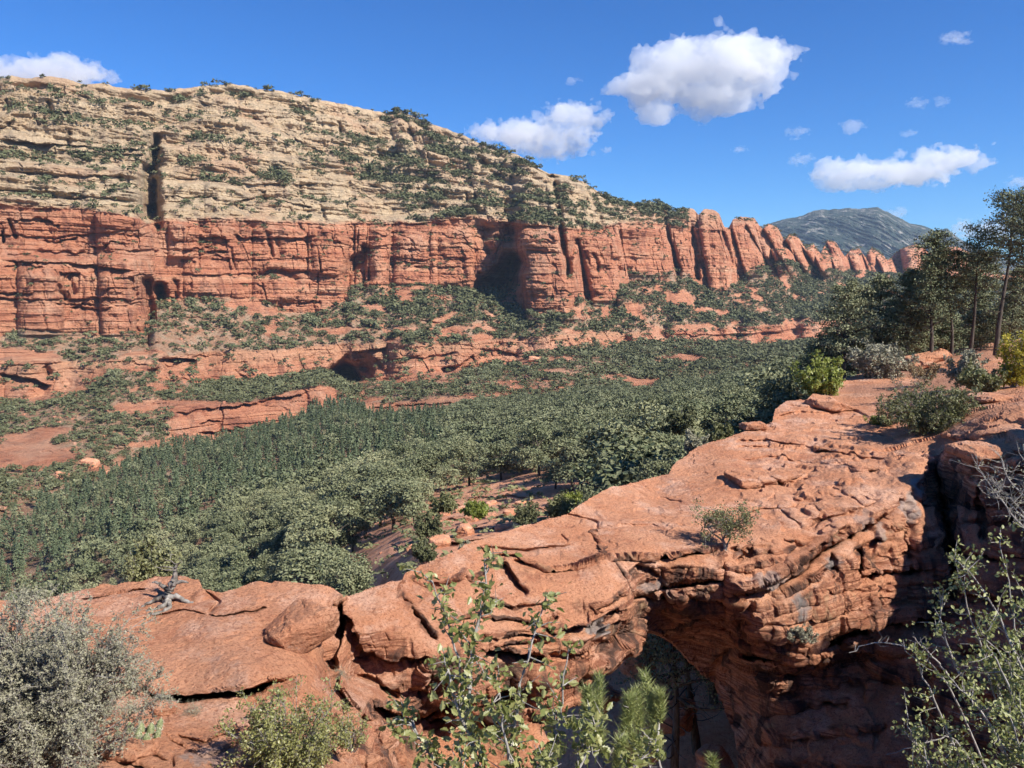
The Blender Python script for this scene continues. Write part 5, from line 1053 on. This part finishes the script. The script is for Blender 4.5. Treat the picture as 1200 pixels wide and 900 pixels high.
for k, (px, py, s_) in enumerate([(425, 888, .14), (452, 880, .2), (398, 884, .16), (415, 866, .12), (436, 896, .2), (470, 893, .15), (382, 872, .1), (330, 893, .14), (446, 860, .12)]):
    p = near_point(px, py); boulder('rubble_stone', 'small red stone in the rubble below the first block of the arch', 'rock', (p[0], p[1], p[2] + s_ * .2), (s_ * 1.3, s_, s_ * .7), (0, 0, k), 720 + k, group='rubble below the first block')
for k, (px, py, w, hh, lab) in enumerate([(105, 545, 9, 5, 'largest red boulder among the shrubs of the left slope'), (72, 560, 7, 4, 'pale red boulder lower left of the largest slope boulder'), (128, 560, 4, 6, 'upright tan boulder right of the largest slope boulder'), (228, 521, 6, 2.5, 'flat tan boulder at the right end of the left slope'),
      (575, 372, 5, 4, 'tan boulder in the scrub below the buttress'), (690, 398, 5, 3, 'reddish boulder right below the buttress'), (626, 424, 11, 6, 'mushroom-shaped red rock standing under the middle band'), (592, 380, 5, 3, 'small orange boulder left of the buttress foot')]):
    p = far_point(px, py); boulder('boulder', lab, 'rock', (p[0], p[1], p[2] + hh * .25), (w, w * .8, hh), (.1, .1, k), 740 + k)
for k, (px, py, w, hh) in enumerate([(516, 640, 2.0, 1.4), (545, 626, 2.2, 1.6), (552, 612, 1.6, 1.2), (530, 655, 1.4, 1.0), (575, 606, 1.8, .8), (600, 601, 2.2, .8), (520, 605, 2.0, 1.0), (560, 640, 1.8, 1.0), (500, 625, 1.8, .9), (622, 612, 2.2, .7), (590, 620, 1.6, .7), (540, 597, 2.0, .8), (610, 588, 1.5, .6), (485, 645, 1.5, .9), (506, 660, 1.4, .8), (575, 590, 1.6, .7)]):
    p = far_point(px, py); boulder('boulder', 'pale angular rock on the stony knoll behind the left half of the arch', 'rock', (p[0], p[1], p[2] + hh * .2), (w, w * .8, hh), (0, 0, k * 1.3), 760 + k, group='rocks of the knoll', h=w / 20)

# ------------------------------------------------------------------ shrubs and saplings near the camera
def bush(name, label, base, rad, ctr, leafT, leafF, mat, tw=M_TWIG, stems=30, subs=8, twigs=4, leaves=10, ls=.02, seed=0, cat='shrub', r0=.012, shell=.55, bias=.15, group=None, twl=.16, lsp=None, flatz=-.9, curv=.12):
    """stems run from the root into an ellipsoid of the given radii, branch twice and carry leaves along their twigs"""
    r = np.random.default_rng(seed); base = np.asarray(base, float); rad = np.asarray(rad, float); ctr = np.asarray(ctr, float)
    root = empty(name, base); tag(root, label, cat, group)
    d = r.normal(size=(stems, 3)); d /= np.linalg.norm(d, axis=1)[:, None]; d[:, 2] = np.maximum(d[:, 2], flatz)
    tip = ctr + d * rad * (shell + (1 - shell) * r.random((stems, 1))); b0 = r.normal(size=(stems, 3)) * rad * .06; b0[:, 2] = -.08
    S = curvy(b0, tip, 7, r, curv)
    L = np.linalg.norm(tip, axis=1); parts = [tubes_fast(S, r0 * (.5 + .6 * r.random(stems)), np.full(stems, r0 * .22), 5)]
    n = stems * subs; si_ = np.repeat(np.arange(stems), subs); u = r.uniform(.3, 1, n); i0 = np.clip((u * 6).astype(int), 0, 5); w = (u * 6 - i0)[:, None]
    q0 = S[si_, i0] * (1 - w) + S[si_, i0 + 1] * w; out = (q0 - ctr * .7) / (rad + 1e-6); out /= np.linalg.norm(out, axis=1)[:, None] + 1e-6
    dd = out * .7 + r.normal(size=(n, 3)) * .6 + np.array([0, 0, .25]); dd /= np.linalg.norm(dd, axis=1)[:, None]; ml = rad.mean()
    q1 = q0 + dd * (ml * twl * 1.9 * r.uniform(.4, 1.2, n))[:, None]; S2 = curvy(q0, q1, 5, r, .18); parts.append(tubes_fast(S2, np.full(n, r0 * .3), np.full(n, r0 * .12), 3))
    m = n * twigs; ti_ = np.repeat(np.arange(n), twigs); u = r.uniform(.15, 1, m); i0 = np.clip((u * 4).astype(int), 0, 3); w = (u * 4 - i0)[:, None]
    t0 = S2[ti_, i0] * (1 - w) + S2[ti_, i0 + 1] * w; dd = dd[ti_] * .5 + r.normal(size=(m, 3)) * .7 + np.array([0, 0, .15]); dd /= np.linalg.norm(dd, axis=1)[:, None]
    t1 = t0 + dd * (ml * twl * r.uniform(.4, 1.3, m))[:, None]; S3 = curvy(t0, t1, 3, r, .15); parts.append(tubes_fast(S3, np.full(m, r0 * .14), np.full(m, r0 * .07), 3))
    v, f = merge(parts); mesh_np('stems', v, f, tw, True, parent=root)
    k = m * leaves; li = np.repeat(np.arange(m), leaves); u = r.uniform(.05, 1.05, k)[:, None]; sp_ = lsp if lsp is not None else ls * .6
    pos = t0[li] * (1 - u) + t1[li] * u + r.normal(size=(k, 3)) * sp_; rot = frames(k, r, (.25, -.25, .9), bias)
    v, f, t = inst(leafT, leafF, pos, rot, ls * r.uniform(.55, 1.2, k), np.repeat(r.random(m), leaves) * .5 + .5 * r.random(k))
    mesh_np('foliage', v, f, mat, False, dict(tint=t), parent=root)
    return root
def at_near(px, py, dz=0): p = near_point(px, py); return np.array([p[0], p[1], p[2] + dz])

b = W(38, 905, 6.7); bush('grey_shrub', 'large dense grey shrub with fine twigs filling the lower left corner', b, (1.36, 1.0, .72), (0.0, 0, .98), KITE, KITE_F, M_SAGE, M_TWIG, 200, 14, 7, 10, .0125, 801, r0=.011, shell=.3, twl=.10, flatz=-.5)
b = W(335, 915, 7.2); bush('oak_bush', 'leafy scrub oak bush in front of the ledge, shading the rock to its left', b, (.62, .55, .46), (.02, 0, .56), OVAL, OVAL_F, M_OAK, M_GBARK, 52, 9, 4, 8, .030, 802, r0=.012, shell=.4, twl=.17, flatz=-.6)
b = W(412, 872, 7.6); bush('oak_bush', 'small light green bush right of the scrub oak at the foot of the first block', b, (.24, .2, .22), (.02, 0, .24), OVAL, OVAL_F, M_OAK, M_TWIG, 16, 6, 4, 6, .022, 803, r0=.008, flatz=-.5)
b = at_near(1092, 505); bush('rim_shrub', 'wide grey-green shrub on the rim above the cleft', b, (1.45, 1.1, .75), (0, 0, .72), KITE, KITE_F, M_OLIVE, M_GBARK, 60, 9, 5, 9, .035, 804, r0=.02, shell=.4, flatz=-.4)
b = at_near(1040, 500); bush('rim_shrub', 'thin straggly bush at the left of the wide rim shrub', b, (.55, .5, .5), (-.05, 0, .55), KITE, KITE_F, M_OLIVE, M_GBARK, 16, 6, 4, 6, .035, 805, r0=.016)
b = at_near(1028, 498); bush('grass_tuft', 'low yellow-green tuft at the left foot of the rim shrubs', b, (.4, .3, .14), (0, 0, .14), KITE, KITE_F, M_LIME, M_TWIG, 22, 6, 4, 7, .03, 806, r0=.008)
b = W(962, 462, 30); bush('bright_bush', 'bright yellow-green bush at the back edge of the arch near the pinyons', b, (1.15, .9, .75), (0, 0, .75), KITE, KITE_F, M_LIME, M_GBARK, 44, 8, 4, 9, .06, 807, r0=.02, shell=.4, flatz=-.4)
b = W(1030, 440, 34); bush('grey_bush', 'pale grey-green bush in front of the ridge pinyons', b, (1.7, 1.2, .75), (0, 0, .7), KITE, KITE_F, M_SAGE, M_GBARK, 50, 8, 4, 9, .06, 808, r0=.02, shell=.4, flatz=-.4)
b = W(1128, 447, 27); bush('grey_bush', 'small grey bush between the tilted slab and the yellow-leaved bush', b, (.75, .6, .6), (0, 0, .6), KITE, KITE_F, M_SAGE, M_GBARK, 34, 7, 4, 8, .05, 809, r0=.015, flatz=-.4)
b = W(1152, 455, 25); bush('grey_bush', 'low olive bush right of the small grey bush on the shaded ridge', b, (.8, .6, .4), (0, 0, .4), KITE, KITE_F, M_OLIVE, M_GBARK, 34, 7, 4, 8, .05, 810, r0=.015, flatz=-.4)
b = W(1188, 452, 25); bush('yellow_bush', 'yellow-leaved young tree at the right edge beneath the pines', b, (.55, .5, .9), (0, 0, 1.05), OVAL, OVAL_F, M_GOLD, M_GBARK, 30, 7, 4, 7, .075, 811, r0=.02, flatz=-.8)
b = W(1080, 442, 30); bush('dry_bush', 'tan dried bush in front of the tilted slab', b, (.8, .5, .3), (0, 0, .3), KITE, KITE_F, M_DRY, M_TWIG, 24, 6, 4, 6, .04, 812, r0=.01, flatz=-.4)
b = at_near(932, 742, -.02); bush('cliff_shrub', 'small silvery shrub growing from the face under the lip', b, (.34, .2, .17), (.02, -.14, .05), KITE, KITE_F, M_SAGE, M_TWIG, 24, 6, 4, 7, .02, 813, r0=.007)
b = at_near(1068, 470, 0); bush('bare_bush', 'brown bare twiggy bush behind the wide rim shrub', b, (.8, .5, .55), (0, 0, .6), KITE, KITE_F, M_DRY, M_GBARK, 26, 6, 4, 2, .03, 814, r0=.016)
for k, (px, py, Y, w, hh, mt_, lab) in enumerate([(618, 612, 44, 1.6, 1.2, M_SCRUB, 'dark rounded shrub on the knoll, left one of a pair above the arch'), (655, 603, 46, 1.6, 1.1, M_OLIVE, 'olive rounded shrub on the knoll, right one of a pair above the arch'), (560, 602, 50, 1.8, .8, M_LIME, 'low green shrub on the top ledge of the knoll'), (520, 598, 52, 1.8, 1.1, M_OLIVE, 'pale green shrub at the left end of the knoll ledges'),
      (500, 625, 46, 2.0, 1.3, M_SCRUB, 'dark green shrub spreading down the left side of the knoll'), (498, 655, 40, 1.3, 1.0, M_SCRUB, 'grey-green shrub low on the knoll close to the arch'), (670, 590, 52, 1.4, .8, M_LIME, 'small bright shrub above the olive shrub'), (545, 655, 38, .9, .8, M_SAGE, 'silver shrub at the foot of the knoll touching the arch'), (815, 532, 27, 1.0, .9, M_SAGE, 'grey bush leaning over the back edge of the arch'),
      (845, 520, 29, .9, .9, M_OLIVE, 'small tan-green bush on the back rim of the arch'), (178, 690, 14, .8, 1.05, M_OLIVE, 'brown-green bush standing just behind the dead snag'), (795, 505, 34, 1.4, 1.2, M_SCRUB, 'dark bush below the back rim of the arch')]):
    b = W(px, py, Y); w *= .62; hh *= .75; bush('knoll_shrub', lab, b, (w, w * .8, hh * .75), (0, 0, hh * .6), KITE, KITE_F, mt_, M_GBARK, 34, 7, 4, 8, .022 + .0011 * Y, 820 + k, r0=.018, shell=.4, flatz=-.5)
# the twisted little tree on the span
b = at_near(848, 645, -.03); root = empty('small_tree', b); tag(root, 'small twisted tree with a pale trunk growing from the lip of the arch', 'tree')
r5 = np.random.default_rng(33)
tr = [np.array([(0, 0, -.06), (.02, 0, .10), (-.02, .02, .24), (.05, .03, .38), (.08, .02, .50)]), np.array([(0, 0, -.06), (.05, -.01, .12), (.12, .02, .26), (.10, .05, .42), (.20, .06, .55)]), np.array([(-.02, .02, .20), (-.14, .03, .30), (-.24, .02, .36), (-.34, .05, .48)])]
parts = [tube(t_, rr, 7) for t_, rr in zip(tr, ([.040, .033, .026, .018, .01], [.035, .028, .024, .016, .009], [.02, .017, .013, .008]))]
tips = []
for k in range(44):
    s_ = tr[k % 3]; p0 = s_[r5.integers(2, len(s_))]; e = np.array([r5.uniform(-.52, .50), r5.uniform(-.3, .3), r5.uniform(.42, .86) - .12 * (k % 3 == 2)])
    mid = (p0 + e) / 2 + r5.normal(size=3) * .05; parts.append(tube([p0, mid, e], [.009, .006, .003], 4)); tips.append(e)
    for q in range(5): e2 = e + r5.normal(size=3) * .07; parts.append(tube([e, e2], [.003, .002], 3)); tips.append(e2)
v, f = merge(parts); mesh_np('trunk', v, f, M_GBARK, True, parent=root)
c = np.repeat(np.array(tips), 13, 0) + r5.normal(size=(len(tips) * 13, 3)) * .034; v, f, t = inst(OVAL, OVAL_F, c, frames(len(c), r5, (0, 0, 1), .2), .038 * r5.uniform(.6, 1.2, len(c)), r=r5)
mesh_np('foliage', v, f, M_OLIVE, False, dict(tint=t), parent=root)

# dead snag on the left ledge
b = at_near(198, 705, 0); root = empty('dead_snag', b); tag(root, 'grey weathered dead snag with spread roots on the left ledge', 'dead wood')
wd = []
for pts, rr in [([(-.02, 0, -.05), (-.02, 0, .10), (.03, .02, .24), (.10, .03, .36), (.10, .02, .50), (.14, .03, .58)], [.11, .10, .085, .06, .035, .02]), ([(.02, 0, .20), (.12, 0, .30), (.26, -.02, .32), (.30, -.02, .30)], [.06, .045, .025, .012]),
                ([(-.02, 0, .20), (-.12, .02, .26), (-.2, .03, .30), (-.24, .05, .27)], [.05, .035, .02, .01]), ([(0, -.02, .08), (.14, -.04, .10), (.28, -.06, .02), (.42, -.10, -.02), (.52, -.12, -.02)], [.06, .045, .038, .03, .015]),
                ([(0, -.04, .06), (.02, -.14, .02), (-.08, -.24, -.02), (-.2, -.3, -.03)], [.06, .05, .045, .025]), ([(-.05, -.02, .08), (-.16, -.06, .06), (-.28, -.12, .0), (-.34, -.2, -.03)], [.055, .04, .03, .015]), ([(.02, -.06, .04), (.10, -.2, 0), (.02, -.30, -.03), (-.12, -.38, -.04)], [.05, .04, .035, .02]),
                ([(.1, .02, .5), (.0, .03, .53), (-.12, .05, .52)], [.02, .012, .006]), ([(.12, .03, .56), (.02, .05, .62), (-.06, .03, .66)], [.014, .009, .004]), ([(.13, .03, .57), (.2, .02, .6), (.17, .0, .68)], [.014, .008, .004]), ([(.1, .02, .48), (-.02, -.02, .5), (-.18, -.02, .56)], [.012, .008, .004])]:
    p_ = np.array(pts); t_ = np.linspace(0, 1, len(p_)); tn = np.linspace(0, 1, len(p_) * 4); pp = np.stack([np.interp(tn, t_, p_[:, i]) for i in range(3)], -1); k_ = np.array([.25, .5, .25])
    for i in range(3): pp[1:-1, i] = np.convolve(pp[:, i], k_, 'same')[1:-1]
    pp += r5.normal(size=pp.shape) * .006; wd.append(tube(pp * np.array([1, 1, .95]), .68 * np.interp(tn, t_, rr) * r5.uniform(.85, 1.15, len(tn)), 9))
v, f = merge(wd[:1]); mesh_np('trunk', v, f, M_DEAD, True, parent=root); 
for i_, (v, f) in enumerate(wd[1:]): mesh_np('root' if 2 <= i_ < 6 else 'branch', v, f, M_DEAD, True, parent=root)

# hedgehog cactus cluster
t = NT('cactus_skin', .7, .2); M_CAC = t.done(t.mix(t.ramp(t.noise(60, 4, .6), [(.4, 0.), (.6, 1.)]), (.13, .16, .07), (.25, .26, .14)), t.bump(t.noise(120, 3, .7), .003)); M_SPN = bark_mat('cactus_spines', (.5, .45, .34), (.72, .68, .56), 60)
b = at_near(155, 872, .02); root = empty('hedgehog_cactus', b, 0, 1.45); tag(root, 'cluster of small spiny hedgehog cactus stems on the lower left ledge', 'cactus')
k = 0
for i, (dx, dy, sc_) in enumerate([(-.10, -.02, .8), (-.06, -.07, .9), (-.01, -.09, 1.0), (.04, -.07, 1.05), (-.06, .0, .95), (-.01, -.02, 1.05), (.04, -.01, 1.1), (.09, -.03, 1.1), (.12, .02, .9), (.07, .05, 1.05), (.02, .05, 1.1), (-.04, .06, 1.0), (-.10, .05, .8), (.12, -.08, .7), (-.04, -.12, .7), (.09, .10, .9)]):
    dx *= 1.3; dy *= 1.5; u = np.linspace(0, 1, 9); prof = np.array([.85, 1, 1.06, 1.08, 1.05, .98, .82, .52, .02]) * .024 * sc_; H = .105 * sc_; th = np.arange(24) * 2 * math.pi / 24; rib = 1 + .10 * np.cos(th * 12)
    V = np.stack([np.outer(prof, np.cos(th) * rib) + dx * 1.0 * (1 + u[:, None] * .15), np.outer(prof, np.sin(th) * rib) + dy * (1 + u[:, None] * .15), np.repeat(u[:, None] * H - .01, 24, 1)], -1).reshape(-1, 3)
    ii = np.arange(8)[:, None] * 24 + np.arange(24); jj = np.arange(8)[:, None] * 24 + (np.arange(24) + 1) % 24; F = np.stack([ii, jj, jj + 24, ii + 24], -1).reshape(-1, 4)
    st = mesh_np('cactus_stem', V, F, M_CAC, True, parent=root)
    n_ = 70; a = r5.integers(0, 12, n_) * 2 * math.pi / 12; uu = r5.uniform(.05, .98, n_); rr = np.interp(uu, u, prof) * 1.1
    p0 = np.stack([dx * (1 + uu * .15) + rr * np.cos(a), dy * (1 + uu * .15) + rr * np.sin(a), uu * H - .01], -1); dirs = np.stack([np.cos(a), np.sin(a), r5.normal(size=n_) * .8 + .2], -1) + r5.normal(size=(n_, 3)) * .5
    v, f = tubes_fast(np.stack([p0, p0 + dirs * .009], 1), np.full(n_, .0011), np.full(n_, .0004), 3); mesh_np('spines', v, f, M_SPN, False, parent=st)

# the oak sapling, the young pines and the twiggy bush right in front
def sapling(name, label, base, stems, leafT, leafF, ls, mat, tw, seed, cat, per=7, twn=9, twl=.12, r0=.008, cl=.02, bias=.3, low=.25):
    r = np.random.default_rng(seed); base = np.asarray(base, float); root = empty(name, base); tag(root, label, cat); parts = []; pos = []
    for st in stems:
        p_ = np.array(st, float) - base; m = len(p_); t_ = np.linspace(0, 1, m); tn = np.linspace(0, 1, 16); pp = np.stack([np.interp(tn, t_, p_[:, i]) for i in range(3)], -1)
        for _ in range(2):
            for i in range(3): pp[1:-1, i] = (pp[:-2, i] + 2 * pp[1:-1, i] + pp[2:, i]) / 4
        pp[1:] += r.normal(size=(15, 3)) * .003; L = np.linalg.norm(p_[-1] - p_[0]); parts.append(tube(pp, np.linspace(r0, r0 * .25, 16), 6))
        for k in range(twn):
            u = low + (1 - low) * r.random() ** 1.35; p0 = np.array([np.interp(u, tn, pp[:, i]) for i in range(3)]); d = r.normal(size=3) + np.array([0, 0, .6]); d /= np.linalg.norm(d); ln = twl * r.uniform(.5, 1.3); p1 = p0 + d * ln; pm = (p0 + p1) / 2 + r.normal(size=3) * ln * .1
            parts.append(tube([p0, pm, p1], [r0 * .35, r0 * .22, r0 * .1], 4))
            for q in range(per):
                w = r.uniform(.25, 1.1); pos.append(p0 * (1 - w) + p1 * w + r.normal(size=3) * cl)
        for q in range(4): pos.append(pp[-1] + r.normal(size=3) * cl)
    v, f = merge(parts); mesh_np('stems', v, f, tw, True, parent=root); pos = np.array(pos)
    return root, pos, r
def leaves(root, pos, r, T, F, ls, mat, bias=.3, name='leaves'):
    v, f, t = inst(T, F, pos, frames(len(pos), r, (.3, -.4, .8), bias), ls * r.uniform(.55, 1.25, len(pos)), r=r); mesh_np(name, v, f, mat, False, dict(tint=t), parent=root)
wp = lambda *a: [W(x, y, Y) for x, y, Y in a]
b = W(585, 1010, 2.7)
root, pos, r_ = sapling('oak_sapling', 'oak sapling with tall leafy shoots in front of the left pier', b, [wp((585, 1010, 2.7), (545, 830, 2.75), (535, 760, 2.8), (508, 682, 2.85)), wp((545, 850, 2.75), (556, 740, 2.8), (570, 700, 2.85), (568, 650, 2.9)), wp((590, 1010, 2.7), (600, 860, 2.6), (612, 790, 2.6), (640, 700, 2.7)),
    wp((580, 1010, 2.7), (560, 900, 2.6), (528, 800, 2.55), (520, 770, 2.55)), wp((600, 1010, 2.7), (640, 900, 2.65), (655, 840, 2.7), (668, 760, 2.75)), wp((575, 1010, 2.7), (520, 905, 2.6), (490, 860, 2.6), (470, 835, 2.65)), wp((595, 1010, 2.7), (600, 920, 2.5), (590, 850, 2.5), (585, 800, 2.5)), wp((610, 1010, 2.7), (660, 930, 2.5), (690, 880, 2.55), (700, 850, 2.6)), wp((570, 1010, 2.7), (545, 930, 2.45), (540, 880, 2.45)), wp((600, 1010, 2.7), (630, 950, 2.4), (640, 890, 2.45)), wp((605, 1010, 2.7), (700, 950, 2.6), (740, 900, 2.65), (770, 870, 2.7))],
    OAKL, OAKL_F, .04, M_OAK, M_TWIG, 901, 'sapling', 8, 28, .09, .0085, .013)
OAKN = OAKL * np.array([1, .72, 1.3]); leaves(root, pos, r_, OAKN, OAKL_F, .034, M_OAK, .30)
for nm, lab, bb, sts, sd in [('young_pine', 'young pine with bright needle tufts, left of the two before the opening', W(700, 1010, 2.9), [wp((700, 1010, 2.9), (705, 900, 2.95), (700, 850, 3.0), (702, 792, 3.05)), wp((705, 900, 2.95), (690, 850, 3.0), (688, 808, 3.0)), wp((705, 900, 2.95), (735, 850, 3.0), (738, 818, 3.0)), wp((703, 950, 2.9), (725, 900, 2.9), (728, 868, 2.9))], 911),
                             ('young_pine', 'young pine with one tall needle plume, right of the two before the opening', W(785, 1010, 3.0), [wp((785, 1010, 3.0), (775, 900, 3.05), (765, 850, 3.1), (755, 790, 3.15)), wp((770, 880, 3.0), (748, 850, 3.1), (745, 812, 3.1)), wp((770, 880, 3.0), (772, 840, 3.1), (772, 812, 3.1)), wp((778, 920, 3.0), (755, 890, 3.0), (740, 862, 3.0))], 912),
                             ('young_pine', 'tip of a small young pine at the bottom edge in front of the gorge', W(836, 1000, 3.6), [wp((836, 1000, 3.6), (836, 935, 3.6), (835, 888, 3.6)), wp((836, 950, 3.6), (846, 915, 3.6)), wp((836, 950, 3.6), (822, 912, 3.6))], 913)]:
    root, pos, r_ = sapling(nm, lab, bb, sts, NEEDLE, KITE_F, .05, M_NEED, M_TWIG, sd, 'sapling', 0, 7, .05, .0075, .0)
    # needles: dense along the upper half of each shoot, pointing outward and up
    P_, D_ = [], []
    for st in sts:
        p_ = np.array(st) - bb; t_ = np.linspace(0, 1, len(p_)); n_ = 900; u = r_.uniform(.42, 1.0, n_); q = np.stack([np.interp(u, t_, p_[:, i]) for i in range(3)], -1); ax_ = p_[-1] - p_[-2]; ax_ /= np.linalg.norm(ax_)
        d = r_.normal(size=(n_, 3)); d -= (d @ ax_)[:, None] * ax_; d /= np.linalg.norm(d, axis=1)[:, None]; d = d * .75 + ax_ * r_.uniform(.4, 1.2, n_)[:, None]; d /= np.linalg.norm(d, axis=1)[:, None]; P_.append(q + r_.normal(size=(n_, 3)) * .008); D_.append(d)
    P_ = np.concatenate(P_); D_ = np.concatenate(D_); a = np.cross(D_, r_.normal(size=D_.shape)); a /= np.linalg.norm(a, axis=1)[:, None]; rot = np.stack([D_, np.cross(a, D_) * 1.0, a], -1)
    v, f, t = inst(NEEDLE, KITE_F, P_, rot, np.stack([.050 * r_.uniform(.6, 1.1, len(P_)), np.full(len(P_), .050), np.full(len(P_), .05)], -1), r=r_); mesh_np('needles', v, f, M_NEED, False, dict(tint=t), parent=root)
b = W(1250, 1010, 2.6)
st = [wp((1250, 1010, 2.6), (1205, 800, 2.7), (1185, 720, 2.8), (1172, 620, 2.9)), wp((1240, 1010, 2.6), (1180, 830, 2.7), (1145, 750, 2.75), (1118, 650, 2.8)), wp((1240, 1010, 2.6), (1160, 850, 2.7), (1125, 790, 2.75), (1100, 730, 2.8), (1105, 690, 2.8)), wp((1230, 1010, 2.6), (1130, 900, 2.65), (1085, 800, 2.7), (1070, 760, 2.7)), wp((1230, 1010, 2.6), (1120, 930, 2.6), (1075, 880, 2.6), (1062, 840, 2.6)),
      wp((1250, 1010, 2.6), (1215, 820, 2.6), (1160, 700, 2.7), (1125, 660, 2.75)), wp((1250, 1010, 2.6), (1230, 850, 2.6), (1215, 760, 2.7), (1200, 690, 2.75)), wp((1250, 1010, 2.6), (1240, 860, 2.5), (1230, 700, 2.6), (1205, 620, 2.7)), wp((1240, 1010, 2.6), (1190, 900, 2.5), (1150, 830, 2.5), (1110, 790, 2.55)), wp((1235, 1010, 2.6), (1150, 930, 2.5), (1100, 890, 2.5)), wp((1245, 1010, 2.6), (1200, 900, 2.45), (1180, 820, 2.5)), wp((1240, 1010, 2.6), (1170, 940, 2.4), (1140, 890, 2.45)), wp((1250, 1010, 2.6), (1220, 920, 2.4), (1205, 850, 2.45)),
      wp((1230, 1010, 2.6), (1160, 960, 2.45), (1110, 930, 2.5), (1085, 900, 2.5)), wp((1245, 1010, 2.6), (1215, 880, 2.6), (1170, 780, 2.6), (1150, 740, 2.6)), wp((1245, 1010, 2.6), (1190, 870, 2.7), (1160, 800, 2.7), (1150, 770, 2.7)), wp((1240, 1010, 2.6), (1190, 960, 2.35), (1165, 900, 2.4)), wp((1250, 1010, 2.6), (1190, 820, 2.65), (1180, 760, 2.7))]
root, pos, r_ = sapling('cliffrose_bush', 'twiggy bush with pale stems and tiny bright leaves at the lower right', b, st, OVAL, OVAL_F, .016, M_LIME, M_TWIG, 921, 'shrub', 14, 26, .085, .0062, .010, low=.3)
leaves(root, pos, r_, OVAL, OVAL_F, .0165, leaf_mat('small_leaves', (.13, .15, .045), (.34, .34, .14), .5, .4, .15), .25)
b = W(1100, 930, 2.9)
root, pos, r_ = sapling('bare_twig', 'thin bare grey branch reaching left from the lower right bush', b, [wp((1180, 960, 2.9), (1110, 790, 2.9), (1060, 755, 2.9), (1020, 752, 2.9), (995, 765, 2.9)), wp((1170, 960, 2.9), (1120, 860, 2.9), (1090, 868, 2.9), (1040, 885, 2.9)), wp((1110, 790, 2.9), (1090, 765, 2.9), (1068, 746, 2.9))], OVAL, OVAL_F, .01, M_LIME, M_TWIG, 922, 'dead branch', 0, 9, .05, .0045, .01, low=.4)
b = W(1290, 700, 5.0)
root, pos, r_ = sapling('bare_shrub', 'leafless grey shrub in shade at the right edge above the twiggy bush', b, [wp((1290, 700, 5.0), (1200, 620, 5.1), (1160, 570, 5.2), (1145, 545, 5.2)), wp((1290, 700, 5.0), (1220, 600, 5.1), (1180, 560, 5.2), (1172, 535, 5.2)), wp((1290, 700, 5.0), (1190, 590, 5.2), (1160, 560, 5.2)), wp((1290, 700, 5.0), (1230, 640, 5.1), (1185, 590, 5.2), (1160, 580, 5.2)), wp((1290, 700, 5.0), (1240, 590, 5.1), (1200, 540, 5.2))], OVAL, OVAL_F, .01, M_SAGE, M_TWIG, 923, 'shrub', 3, 34, .13, .008, .012, low=.3)
leaves(root, pos, r_, KITE, KITE_F, .010, M_SAGE, .2)
for k, (px, py, Y, w) in enumerate([(120, 822, 8.0, .22), (150, 836, 7.8, .18), (92, 838, 7.7, .2), (225, 838, 8.1, .12), (400, 792, 9.0, .12)]):
    b = at_near(px, py, -.01); bush('dry_grass', 'tuft of dry straw-coloured grass on the left ledge under the grey shrub', b, (w, w * .8, w * .5), (0, 0, w * .4), NEEDLE, KITE_F, M_SAGE, M_TWIG, 20, 4, 3, 4, .05, 930 + k, cat='grass tuft', r0=.003, group='dry tufts on the ledge')

# ------------------------------------------------------------------ the air between here and the far mountain
hz = bpy.data.materials.new('thin_haze'); hz.use_nodes = True; nt = hz.node_tree; nt.nodes.remove(nt.nodes['Principled BSDF'])
hv = nt.nodes.new('ShaderNodeVolumePrincipled'); hv.inputs['Color'].default_value = (0.55, 0.75, 1.0, 1); hv.inputs['Density'].default_value = 0.000042; hv.inputs['Anisotropy'].default_value = 0.0
nt.links.new(hv.outputs[0], nt.nodes['Material Output'].inputs['Volume'])
x0, x1, y0, y1, z0, z1 = -4500, 5500, -200, 8200, -136, 640
V = np.array([(x, y, z) for x in (x0, x1) for y in (y0, y1) for z in (z0, z1)], float)
tag(mesh_np('haze', V, [[0, 1, 3, 2], [4, 6, 7, 5], [0, 4, 5, 1], [2, 3, 7, 6], [0, 2, 6, 4], [1, 5, 7, 3]], hz), 'thin blue haze in front of the distant mountain', 'haze', kind='stuff')

for k, (x, y, w) in enumerate([(4.6, 27, 1.6), (6.2, 29, 2.2), (5.4, 33, 1.8), (7.2, 26, 1.4), (3.6, 30, 1.5), (6.6, 34, 2.0), (4.4, 36, 2.4)]):
    boulder('boulder', 'shaded boulder on the floor of the gorge seen through the arch', 'rock', (x, y, -18.2 + .05 * y), (w, w * .8, w * .7), (0, .1, k), 860 + k, group='boulders of the gorge')
